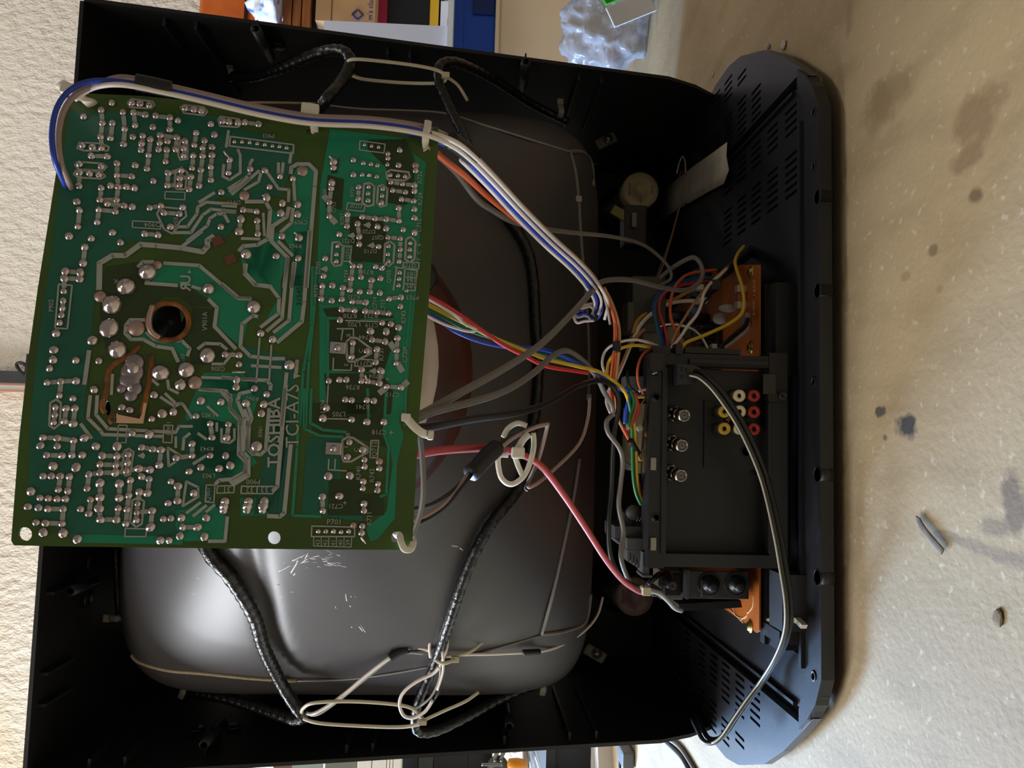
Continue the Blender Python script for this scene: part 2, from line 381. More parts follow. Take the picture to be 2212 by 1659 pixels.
# ------------------------------------------------------------------ picture tube
TC = (-.004, .436)
SEC = [(.36,.343,.268,9,0),(.10,.343,.268,9,0),(.03,.341,.266,8,0),(.005,.335,.262,7,0),(-.012,.325,.254,6.5,0),(-.05,.300,.236,5,.0),(-.10,.258,.204,4,.001),(-.15,.210,.168,3.2,.002),(-.20,.160,.133,2.6,.003),(-.25,.112,.100,2.2,.005),(-.285,.082,.078,2,.006),(-.31,.060,.060,2,.007),(-.335,.030,.030,2,.008),(-.35,.0175,.0175,2,.009)]
def sec(Y):
    s = SEC
    if Y >= s[0][0]: return s[0][1:]
    for a, b in zip(s[:-1], s[1:]):
        if b[0] <= Y <= a[0]:
            t = (a[0]-Y)/(a[0]-b[0]); return tuple(a[i]+(b[i]-a[i])*t for i in range(1, 5))
    return s[-1][1:]
def inside(p):
    a, b, n, dz = sec(p.y)
    if p.y < -.35: return False
    return (abs((p.x-TC[0])/a)**n + abs((p.z-TC[1]-dz)/b)**n) < 1
def S(px, py, off=0.0):
    """point on the tube's funnel under that pixel, lifted towards the viewer"""
    r = ray(px, py); y = -.36; last = None
    while y < .10:
        p = CAM + r*((y-CAM.y)/r.y)
        if inside(p): return p - r.normalized()*off
        y += .002
    # missed the glass: slide towards the tube's centre until it is met
    return S(px+(790-px)*.012, py+(835-py)*.012, off)
def ring(Y, n=72, grow=0.0):
    a, b, e, dz = sec(Y); out = []
    for k in range(n):
        t = 2*math.pi*k/n; c, s_ = math.cos(t), math.sin(t)
        # superellipse
        x = math.copysign(abs(c)**(2/e), c)*(a+grow); z = math.copysign(abs(s_)**(2/e), s_)*(b+grow)
        out.append(Vector((TC[0]+x, Y, TC[1]+dz+z)))
    return out
GLASS = mat('aquadag_funnel', (64, 63, 66), .44, c2=(75, 73, 73), scale=5, detail=6, bump=.04, bscale=60)
def tube():
    t = empty('picture_tube', (TC[0], .2, 0), 'large grey picture tube funnel filling the open cabinet', 'picture tube')
    ys = [.09,.05,.03,.02] + [.015-.005*i for i in range(73)] + [-.35]
    mb = MB(); n = 320; zc = S(578, 1330).z; v = []; f = []
    for y in ys:
        for p in ring(y, n):   # shallow groove across the left half of the glass
            if p.x < TC[0] and y < .0: p.y += .007*math.exp(-((p.z-zc+.10*max(0, -.26-p.x))/.010)**2)*min(1, -y/.03)
            v.append(p)
    for i in range(len(ys)-1):
        for k in range(n): f.append((i*n+k, i*n+(k+1) % n, (i+1)*n+(k+1) % n, (i+1)*n+k))
    mb.add(v, f, True); mb.build('funnel', GLASS, t); n = 96
    # screen glass at the front of the set
    v = ring(.09, n, .002) + ring(.35, n, -.004) + [Vector((TC[0], .365, TC[1]))]
    f = [(k, (k+1) % n, n+(k+1) % n, n+k) for k in range(n)] + [(n+k, n+(k+1) % n, 2*n) for k in range(n)]
    MB().add(v, f, True).build('screen_glass', mat('screen_glass', (30,32,36), .1), t)
    nx, nz = TC[0]-.004, TC[1]+.0095
    MB().lathe((nx, -.34, nz), (0, -1, 0), [(.0175,0),(.0165,.01),(.0163,.165),(.0163,.17)], 24).build('neck', mat('neck_glass', (120,118,112), .15), t)
    # tip-off nub of the neck, seen through the board
    MB().lathe((nx+.001, -.505, nz), (0, -1, 0), [(.007,0),(.0055,.006),(.004,.014),(.002,.02),(0,.021)], 12).build('tip_off', mat('tip_glass', (196,184,150), .3), t)
    # deflection yoke
    y = MB().lathe((TC[0], -.262, TC[1]+.005), (0, -1, 0), [(.118,-.012),(.121,0),(.112,.03),(.084,.05),(.06,.075),(.048,.10)], 48).build('deflection_yoke', mat('yoke_resin', (78,38,28), .4, c2=(42,24,20), scale=16), t)
    rc = (TC[0]-.004, -.365, TC[1]+.006)
    rg = MB().lathe(rc, (0, -1, 0), [(.05,-.005),(.094,-.005),(.099,.0),(.099,.016),(.092,.022),(.04,.026)], 48).build('yoke_ring', mat('yoke_ring_cream', (206,190,176), .5, c2=(186,168,154), scale=30), t)
    MB().lathe((rc[0], -.39, rc[2]), (0, -1, 0), [(.045,0),(.045,.05),(.03,.055),(.03,.09),(.02,.092)], 32).build('convergence_rings', mat('conv_black', (30,28,28), .5), t)
    for k, (dx, dz) in enumerate([(.07, -.075), (.105, -.02)]):
        MB().lathe((TC[0]+dx, -.285, TC[1]+dz), (0, -1, 0), [(.012,0),(.012,.014),(.006,.016),(0,.016)], 16).build('rubber_wedge', DARK, t)
    # scuffs and scratches in the coating
    sm = MB(); rnd = random.Random(3)
    for (cx, cy, n, L_, ang) in [(650,1215,14,26,-.9),(720,1212,16,34,.05),(690,1200,8,40,0),(615,1262,6,14,-.4),(745,1300,5,14,1.3),(760,1340,4,20,1.2),(430,1275,5,10,.4),(980,1180,4,16,.7)]:
        for k in range(n):
            x, y = cx+rnd.gauss(0, 16), cy+rnd.gauss(0, 11); a = ang+rnd.gauss(0, .25); l = L_*rnd.uniform(.4, 1.3)/2
            q = [S(x-math.cos(a)*l, y-math.sin(a)*l, .0002), S(x, y+rnd.uniform(-1.5, 1.5), .0002), S(x+math.cos(a)*l, y+math.sin(a)*l, .0002)]
            sm.tube(q, rnd.uniform(.0003, .0007), seg=4, sub=2)
    sm.build('scuff_marks', mat('scuff_pale', (232,230,232), .6), t)['kind'] = 'stuff'
    # corner lugs with screws
    for px, py in [(1312,298),(1288,1416)]:
        p = P(px, py, .11); d = MB().bevbox((p.x, .12, p.z), (.015,.006,.03), .0035, Matrix.Rotation(.5 if px < 1000 or py > 800 else -.5, 3, 'Y')).build('corner_lug', mat('lug_metal', (84,80,70), .6), t)
        MB().lathe((p.x+.001, .116, p.z-.002), (0, -1, 0), [(.0065,0),(.0065,.0015),(.004,.002),(.004,.004),(0,.005)], 14).build('lug_screw', STEEL, d)
tube()
# ------------------------------------------------------------------ neck board (solder side towards the viewer)
WB = .19; HB = WB/1.2288
BX = cam2world((.99199, .04882, .11648)); BD = cam2world((-.04333, .98230, .18224))
BD = (BD - BX*BD.dot(BX)).normalized(); BN = -(BX.cross(BD)).normalized()      # towards the viewer
BTL = CAM + cam2world((-.33913, -1.02403, 1.51567))*WB
if BN.dot(CAM-BTL) < 0: BN = -BN
def B(px, py, h=0.0):
    r = ray(px, py); t = (BTL+BN*h-CAM).dot(BN)/r.dot(BN); return CAM + r*t
def tile(k):
    return {1:(0,100),2:(480,200),3:(0,500),4:(480,500),5:(0,840),6:(480,840)}[k]
def TP(k, x, y): o = tile(k); return (o[0]+x/3.95, o[1]+y/3.95)
PXM = .318/F            # metres per photo pixel on the board
bd = empty('neck_circuit_board', B(460, 700, -.002), 'green printed circuit board with shiny solder joints mounted on tube neck', 'circuit board')
BOARD = mat('board_olive', (54, 78, 22), .3, c2=(62, 90, 26), scale=18, spec=.5)
COPPER = mat('board_teal', (18, 124, 90), .28, c2=(24, 136, 100), scale=25)
COPPER2 = mat('board_deep_green', (24, 90, 70), .28, c2=(28, 100, 78), scale=25)
DGREEN = mat('board_dark_green', (38, 58, 24), .3)
SILK = mat('silk_grey', (162, 166, 160), .55)
SILKD = mat('etched_text', (4, 62, 44), .4)
BURN = mat('scorched_resin', (150, 92, 28), .5, c2=(92, 54, 20), scale=200)
def board():
    edge = [(148,200),(300,193+14),(420,218),(560,246),(680,262),(800,266),(946,274),(948,290),(938,470),(927,640),(917,760),(905,905),(897,1060),(890,1188),(700,1187),(420,1184),(110,1180),(30,1178),(24,1168),(40,960),(60,780),(82,620),(106,470),(128,330),(142,225)]
    hole_c = (366, 695)
    # the board plate with real holes: neck hole and mounting holes, cut as a fan of quads round each hole
    bm = bmesh.new()
    def loop(pts): 
        vs_ = [bm.verts.new(B(*p)) for p in pts]; return [bm.edges.new((vs_[i], vs_[(i+1) % len(vs_)])) for i in range(len(vs_))]
    es = loop(edge)
    holes = [(*hole_c, 39, 38), (54,1154,15,15), (592,1162,14,14), (232,882,7,16), (253,905,7,12), (671,283,10,8), (920,320,10,8), (874,900,9,9), (853,1160,8,12)]
    for hx, hy, rx, ry in holes: es += loop([(hx+rx*math.cos(a*math.pi/12), hy+ry*math.sin(a*math.pi/12)) for a in range(24)])
    bmesh.ops.triangle_fill(bm, edges=es, use_beauty=True)
    # drop faces inside the holes
    def inhole(c):
        for hx, hy, rx, ry in holes:
            q = B(hx, hy); d = c-q
            if d.length < min(rx, ry)*PXM*.97: return True
        return False
    bad = []
    for f in bm.faces:
        c = f.calc_center_median()
        for hx, hy, rx, ry in holes:
            q = B(hx, hy); ex_ = (B(hx+rx, hy)-q); ey_ = (B(hx, hy+ry)-q); d = c-q
            if (d.dot(ex_)/ex_.length_squared)**2 + (d.dot(ey_)/ey_.length_squared)**2 < .93: bad.append(f); break
    bmesh.ops.delete(bm, geom=bad, context='FACES_ONLY')
    r = bmesh.ops.extrude_face_region(bm, geom=list(bm.faces)); 
    bmesh.ops.translate(bm, vec=-BN*.0016, verts=[v for v in r['geom'] if isinstance(v, bmesh.types.BMVert)])
    bmesh.ops.recalc_face_normals(bm, faces=bm.faces)
    me = bpy.data.meshes.new('substrate'); c = world_loc(bd)
    for v in bm.verts: v.co -= c
    bm.to_mesh(me); bm.free(); me.materials.append(BOARD); link_mesh('substrate', me, bd)
    # copper areas under green lacquer
    def poly(name, k, pts, M, h):
        q = [TP(k, *p) if k else p for p in pts]
        MB().prism([B(x, y, h) for x, y in q], BN*-.00005).build(name, M, bd)
    h = .00012
    poly('copper_area', 0, [(150,240),(470,250),(520,300),(470,430),(400,470),(330,520),(290,520),(215,560),(205,640),(195,770),(180,900),(200,930),(330,945),(430,1010),(470,1090),(430,1150),(330,1165),(160,1165),(60,1100),(66,900),(82,740),(104,600),(126,420)], COPPER2, .00008)
    poly('copper_area', 0, [(713,278),(868,298),(884,325),(920,352),(905,530),(898,640),(886,760),(880,850),(872,885),(862,910),(872,940),(858,1000),(853,1120),(815,1165),(800,1170),(790,1140),(835,1105),(848,1000),(838,950),(780,920),(700,925),(690,900),(690,700),(686,560),(692,400)], COPPER, h)
    poly('copper_area', 2, [(150,1380),(200,1310),(390,1250),(410,1000),(545,1040),(420,1150),(410,1270),(550,1430),(490,1650),(280,1640),(195,1550)], COPPER, h)
    poly('copper_area', 2, [(595,740),(640,625),(740,620),(790,680),(720,1650),(600,1650),(610,1390),(500,1190),(600,1110)], COPPER, h)
    poly('copper_area', 4, [(740,0),(690,600),(670,770),(470,930),(430,850),(560,760),(600,400),(610,0)], COPPER, h)
    poly('copper_area', 4, [(490,0),(500,560),(480,700),(340,810),(480,570),(400,460),(280,450),(200,360),(200,160),(400,30)], COPPER, h)
    poly('copper_area', 3, [(1240,430),(1260,280),(1690,295),(2020,575),(2180,590),(2130,720),(2060,990),(1840,800),(1860,650),(1780,570),(1640,480)], COPPER, h)
    poly('copper_area', 3, [(1130,760),(1250,860),(1400,945),(1550,935),(1600,1000),(1570,1130),(1500,1010),(1330,970),(1200,910),(1090,880)], COPPER, h)
    poly('copper_area', 3, [(1740,1255),(2200,1270),(2190,1390),(1960,1380),(1900,1350),(1720,1330)], COPPER, h)
    poly('copper_area', 3, [(1550,780),(1590,700),(1530,660)], DGREEN, .00007)
    poly('copper_area', 5, [(1500,300),(1700,240),(2010,300),(2060,540),(2080,690),(1960,760),(1840,800),(1700,700),(1560,520),(1480,400)], COPPER2, h)
    poly('copper_area', 5, [(1500,1040),(1830,990),(1930,1090),(1915,1295),(1560,1300),(1500,1180)], COPPER, h)
    poly('copper_area', 5, [(620,1240),(1560,1260),(1560,1330),(620,1310)], COPPER, h)
    poly('copper_area', 6, [(440,120),(590,0),(600,490),(540,1090),(400,1095),(420,880),(480,840)], COPPER2, h)
    poly('copper_area', 6, [(720,420),(1000,420),(1010,760),(1200,860),(1200,1130),(840,1090),(680,1060)], COPPER2, .00018)
    poly('copper_area', 6, [(150,930),(420,930),(390,1080),(160,1080)], COPPER, h)
    poly('copper_area', 0, [(530,748),(628,772),(640,800),(600,1100),(548,1112),(585,880),(545,852),(520,790)], COPPER2, h)
    poly('copper_area', 0, [(440,805),(525,805),(556,868),(528,950),(556,1000),(500,1035),(430,1000),(400,900)], COPPER, h)
    poly('copper_area', 0, [(500,275),(600,300),(640,330),(610,420),(540,440),(470,420),(490,330)], COPPER2, h)
    poly('copper_area', 0, [(390,470),(470,440),(530,470),(480,520),(400,535)], COPPER2, h)
    for k, pts in [(2, [(1100,1060),(1350,1050),(1400,1180),(1390,1450),(1110,1440),(1080,1250)]), (2, [(900,700),(1040,740),(1020,1000),(880,980)]), (2, [(940,560),(1000,570),(980,690),(930,690)]),
                   (2, [(1250,400),(1560,400),(1640,560),(1640,900),(1560,960),(1400,940),(1400,640),(1240,480)]), (4, [(860,660),(1000,650),(1460,720),(1500,900),(1440,1000),(1380,1200),(1100,1200),(900,1180),(920,780)]), (4, [(870,1210),(1340,1210),(1460,1330),(1440,1560),(900,1560)]),
                   (6, [(730,120),(1380,120),(1400,500),(1100,400),(780,380)]), (6, [(910,770),(1150,770),(1200,900),(1380,900),(1380,1080),(900,1080)])]:
        poly('bare_patch', k, pts, DGREEN, .00024)
    poly('bare_patch', 3, [(900,300),(1180,260),(1290,450),(1640,500),(1780,600),(1790,640),(1640,640),(1530,560),(1400,560),(1260,640),(1240,740),(1080,760),(1050,900),(900,1000),(850,700)], mat('board_bare_olive', (42,62,26), .3), .0001)  # darker olive of the bare board around the neck hole
    poly('bare_patch', 3, [(1640,650),(1850,660),(1800,820),(1980,1000),(1900,1140),(1640,1130),(1600,1000),(1560,920),(1620,850)], MATS['board_bare_olive'], .0001)
    # narrow green conductor lines of the right-hand half
    ln = MB()
    def track(k, pts, wpx, mb, hh):
        q = [B(*(TP(k, *p) if k else p), hh) for p in pts]; hw = wpx*PXM/2
        for a, b_ in zip(q[:-1], q[1:]):
            d = (b_-a)
            if d.length < 1e-6: continue
            d.normalize(); s_ = BN.cross(d)*hw; e = d*hw*.4
            mb.add([a-e-s_, b_+e-s_, b_+e+s_, a-e+s_], [(0,1,2,3)])
    for k, pts in [(4, [(770,300),(760,800),(690,1200),(660,1659)]), (4, [(800,300),(790,620),(740,1100),(710,1659)]), (4, [(845,640),(1010,630),(1190,650)]), (4, [(1180,760),(1470,750),(1500,700)]), (6, [(700,0),(700,340),(830,400),(1030,410)]), (6, [(660,0),(640,500),(600,1080),(840,1090)]), (4, [(1640,0),(1600,700),(1570,1000),(1560,1659)]), (6, [(1400,0),(1380,380),(1420,500),(1400,900),(1350,920)]),
                   (6, [(760,0),(750,290),(860,350),(1060,370)]), (6, [(1240,0),(1250,250)]), (4, [(900,760),(900,1250)]), (4, [(900,740),(1000,740)])]:
        track(k, pts, 6, ln, .00030)
    ln.build('conductor_lines', mat('line_green', (34, 132, 98), .4), bd)
    # ---------------- white-grey screen print
    sk = MB()
    T = [(3,[(845,490),(850,270),(960,205),(1070,205),(1200,110),(1330,120),(1540,140),(1730,175),(1770,130),(1770,75),(1820,40)],13),(3,[(1540,140),(1720,0)],9),
     (1,[(1500,1540),(1600,1540),(1680,1430),(1690,1370),(1760,1330),(2020,1350)],8),(1,[(1490,1590),(1630,1590),(1730,1440),(1800,1390),(2010,1410)],8),(1,[(1600,1659),(1770,1530),(1790,1470),(1850,1430),(1910,1430),(1950,1500)],8),(1,[(1910,1010),(1900,1110),(1960,1140),(2050,1080),(2050,930),(2030,880)],7),
     (1,[(1700,1330),(1830,1250)],8),(1,[(1960,1240),(2110,1110)],8),(1,[(1980,1262),(2212,1062)],8),(1,[(1950,720),(1930,860)],7),
     (2,[(585,690),(590,640),(640,610),(740,610),(800,670),(790,800),(720,1659)],9),(4,[(745,0),(700,600),(680,770),(470,945)],9),
     (2,[(590,510),(575,600)],7),(2,[(480,600),(480,700)],7),(2,[(520,600),(510,700)],7),(2,[(565,930),(570,830),(480,820),(390,690)],7),(2,[(620,920),(610,760)],7),(2,[(605,990),(590,1110),(500,1190)],8),(2,[(570,980),(550,1060),(430,1140),(420,1270),(560,1410),(530,1659)],9),(2,[(480,1270),(600,1390)],8),(2,[(620,1450),(590,1659)],9),
     (2,[(200,930),(370,930),(410,1000),(390,1250),(300,1300),(180,1310),(145,1350)],9),(2,[(350,1030),(360,1220)],6),(2,[(165,1245),(320,1250)],7),(2,[(195,1465),(195,1550),(280,1640),(420,1659)],9),(2,[(0,960),(120,970)],8),(2,[(0,1010),(110,1020)],8),
     (2,[(230,700),(240,600),(260,570)],7),(2,[(330,690),(310,760),(190,830)],7),(2,[(50,820),(210,720)],6),(2,[(85,850),(240,730)],6),
     (4,[(205,280),(195,350),(290,455),(405,465),(485,570),(480,700),(330,815)],8),(4,[(560,230),(510,740),(380,850)],8),(4,[(610,270),(570,760),(440,860)],8),(4,[(0,450),(140,570),(245,575)],9),(4,[(300,725),(260,720),(170,790),(155,980),(240,1065),(420,1085),(530,1085)],8),
     (4,[(320,910),(290,1290)],4),(4,[(420,970),(400,1280)],4),(4,[(250,1145),(500,1160)],7),(4,[(640,1100),(630,1210)],8),(4,[(550,1210),(500,1659)],8),(4,[(0,1245),(150,1260),(380,1270),(415,1310),(410,1350)],8),
     (6,[(585,480),(530,1060),(490,1090),(390,1085)],9),(6,[(540,0),(470,830),(435,870)],9),(6,[(0,30),(65,110),(70,180),(150,270),(140,560),(200,620),(200,720),(70,800)],8),(6,[(240,20),(150,40),(130,100),(190,250),(180,540),(225,590),(225,740),(90,820)],8),(6,[(400,170),(370,520),(330,560),(260,555),(220,510),(230,280),(190,180)],8),
     (5,[(770,60),(750,250),(860,360),(880,390),(1380,405)],8),(5,[(830,60),(820,220),(920,340),(1000,345),(1380,365),(1500,370)],8),(5,[(690,300),(780,420)],8),(5,[(1370,70),(1490,150),(1550,120)],7),(5,[(1410,40),(1500,125),(1560,130),(1640,250)],7),(5,[(1500,370),(1530,320),(1640,320)],7),(5,[(1560,520),(1570,420),(1620,380)],7),(5,[(1690,380),(1760,430)],7),(5,[(1650,640),(1760,570)],7),
     (5,[(1700,5),(1930,20),(1970,90),(1960,160),(2060,270),(2040,540),(2100,600),(2090,710),(1980,770),(1870,780),(1840,810)],9),(5,[(2100,100),(2150,250),(2110,340),(2120,520),(2180,560)],8),(5,[(1590,1060),(1710,970)],7),(5,[(1650,1085),(1760,995)],7),(5,[(1760,1050),(1830,990)],7),(5,[(1940,1095),(1920,1300),(1780,1300)],8),
     (5,[(1430,500),(1560,580),(1440,660),(1430,500)],6),(5,[(1590,790),(1690,840),(1690,920),(1560,1000),(1590,790)],6),(5,[(1500,500),(1500,410)],6),(5,[(1770,150),(1860,230)],6),(5,[(1850,290),(1850,360)],6),(5,[(1890,340),(1890,450),(1960,460),(2000,430),(2000,340)],6),
     (3,[(1180,300),(1220,260),(1310,260)],9),(3,[(1400,270),(1700,290),(2030,570),(2140,575)],9),(3,[(1240,440),(1510,460)],9),(3,[(1640,470),(1710,490)],8),(3,[(1780,580),(1850,650),(1830,810),(2010,1000)],9),(3,[(1230,755),(1110,755),(1075,800),(1070,870),(1120,920),(1220,920),(1330,980),(1470,1000),(1520,1110)],9),(3,[(1250,860),(1310,920),(1400,940),(1550,930),(1620,1000),(1600,1060)],8),
     (3,[(1690,1000),(1750,955),(1880,960),(1935,1005)],8),(3,[(1810,1130),(1910,1130),(1960,1070),(1990,1040)],7),(3,[(1720,1245),(2180,1260)],7),(3,[(1700,1345),(1910,1355),(1970,1400),(1960,1500),(2050,1600),(2050,1659)],7),(3,[(760,1020),(720,1300)],10),(3,[(960,1220),(950,1390)],7),(3,[(1290,1260),(1350,1310)],7),(3,[(1430,1270),(1440,1340),(1520,1380)],7),
     (4,[(1065,1090),(1060,940),(1100,905),(1150,910),(1270,1000),(1270,1040),(1130,1110),(1080,1110),(1065,1080)],5),(6,[(1025,600),(1025,440),(1070,410),(1120,420),(1240,500),(1240,540),(1100,620),(1040,620),(1025,590)],5),
     (2,[(1175,410),(1390,440),(1380,515),(1170,490),(1175,410)],3),(2,[(70,375),(610,445),(605,520),(60,455),(70,375)],4),(6,[(765,1170),(1130,1180),(1130,1260),(760,1260),(765,1170)],3),(3,[(500,450),(615,460),(575,830),(470,825),(500,450)],4),
     (2,[(940,1280),(990,1275),(1030,1310),(1020,1470),(960,1480),(930,1440),(940,1280)],5),(2,[(1210,780),(1260,770),(1300,800),(1290,960),(1240,970),(1195,940),(1210,780)],5),(2,[(1330,800),(1370,790),(1410,820),(1400,960),(1350,975),(1320,940),(1330,800)],5),(2,[(1400,680),(1440,660),(1590,680),(1600,720),(1560,750),(1410,740),(1400,680)],5),(2,[(1390,1290),(1430,1270),(1470,1300),(1460,1450),(1420,1480),(1380,1450),(1390,1290)],5),(2,[(1570,1250),(1610,1230),(1650,1270),(1640,1420),(1600,1450),(1560,1420),(1570,1250)],5),
     (1,[(660,870),(680,820),(860,830),(930,860),(920,890),(720,890),(660,870)],5),(1,[(1540,520),(1570,500),(1740,520),(1770,560),(1740,590),(1570,570),(1540,520)],5),(1,[(1860,630),(1880,600),(2040,620),(2060,660),(2030,690),(1880,680),(1860,630)],5),(1,[(1090,480),(1120,450),(1300,470),(1320,500),(1290,530),(1110,520),(1090,480)],5),(1,[(1520,930),(1540,800),(1600,800),(1600,960),(1540,970),(1520,930)],5),(1,[(1490,1180),(1500,1060),(1550,1030),(1600,1080),(1580,1220),(1510,1220),(1490,1180)],5),(1,[(1340,1430),(1370,1370),(1580,1390),(1590,1450),(1540,1490),(1470,1600),(1400,1560),(1340,1430)],5),
     (1,[(640,1010),(660,985),(880,1000),(910,1030),(880,1060),(670,1050),(640,1010)],5),(1,[(630,1090),(650,1060),(860,1070),(900,1110),(860,1130),(670,1120),(630,1090)],5),
     (5,[(420,310),(430,120),(480,90),(520,120),(510,300),(460,340),(420,310)],5),(5,[(1040,700),(1060,530),(1100,510),(1140,540),(1110,730),(1070,740),(1040,700)],5),(5,[(1110,1130),(1130,950),(1180,930),(1230,960),(1210,1150),(1160,1180),(1110,1130)],5),
     (6,[(900,255),(1070,258)],3),(4,[(905,1310),(895,1480)],3),(4,[(1050,760),(1340,770)],3),(1,[(1130,1490),(1370,1500),(1370,1560),(1130,1545),(1130,1490)],3),(1,[(1410,1240),(1580,1245),(1575,1310),(1405,1300),(1410,1240)],3),(5,[(1070,1190),(1250,1195),(1245,1260),(1065,1260),(1070,1190)],3),(5,[(1010,310),(1085,310),(1075,460),(1000,455),(1010,310)],3),(5,[(1400,310),(1475,310),(1465,460),(1390,455),(1400,310)],3),(5,[(1760,820),(1835,820),(1825,970),(1750,965),(1760,820)],3),
     (5,[(1855,830),(2000,825),(1995,885),(1850,890),(1855,830)],3),(6,[(165,830),(440,832),(432,895),(160,892),(165,830)],3),(6,[(300,830),(295,892)],3),(6,[(1270,440),(1335,440),(1325,590),(1260,585),(1270,440)],3),(4,[(1140,1090),(1285,1095),(1275,1150),(1130,1150),(1140,1090)],3),(2,[(1070,940),(1220,960),(1210,1015),(1060,1000),(1070,940)],3),(2,[(1040,1310),(1105,1310),(1090,1440),(1030,1440),(1040,1310)],3),(2,[(1545,1450),(1680,1450),(1675,1505),(1540,1500),(1545,1450)],3),(2,[(1470,1490),(1665,1520),(1650,1659)],3),(4,[(1490,300),(1460,500)],4),(4,[(1560,300),(1545,500)],4),(4,[(1665,330),(1645,505),(1560,500)],3),(4,[(1565,390),(1655,395)],3),(4,[(1560,445),(1650,450)],3),
     (4,[(980,830),(1120,830),(1120,900)],3),(4,[(1030,830),(1015,930)],3),(4,[(950,1080),(945,1180),(1100,1185),(1105,1130)],3),(6,[(910,600),(905,690),(1060,700)],3),(6,[(965,600),(960,690)],3),(6,[(780,1270),(780,1340),(1100,1350),(1105,1270)],2),(6,[(845,1270),(845,1345)],2),(6,[(910,1270),(908,1345)],2),(6,[(975,1270),(973,1345)],2),(6,[(1040,1270),(1038,1345)],2)]
    for k, pts, wpx in T: track(k, pts, wpx*(.85 if k in (1, 3, 5) else .95), sk, .00042)
    # hand-marked electrolytic outlines and diode bodies
    def patch(k, pts): sk.add([B(*TP(k, *p), .00044) for p in pts], [tuple(range(len(pts)))])
    for k, x, y in [(2,1235,1130),(2,1100,1220),(2,1270,1305),(4,870,320),(4,1285,1190),(5,1205,570)]: patch(k, [(x-35,y),(x+20,y-28),(x+35,y),(x+20,y+28)])
    for k, a, b_ in [(4,(1435,955),(1475,1010)),(4,(1500,1130),(1535,1190)),(4,(1580,1285),(1540,1320)),(4,(1345,1375),(1390,1340)),(2,(870,885),(910,930)),(2,(925,1065),(965,1110))]: track(k, [a, b_], 13, sk, .00044)
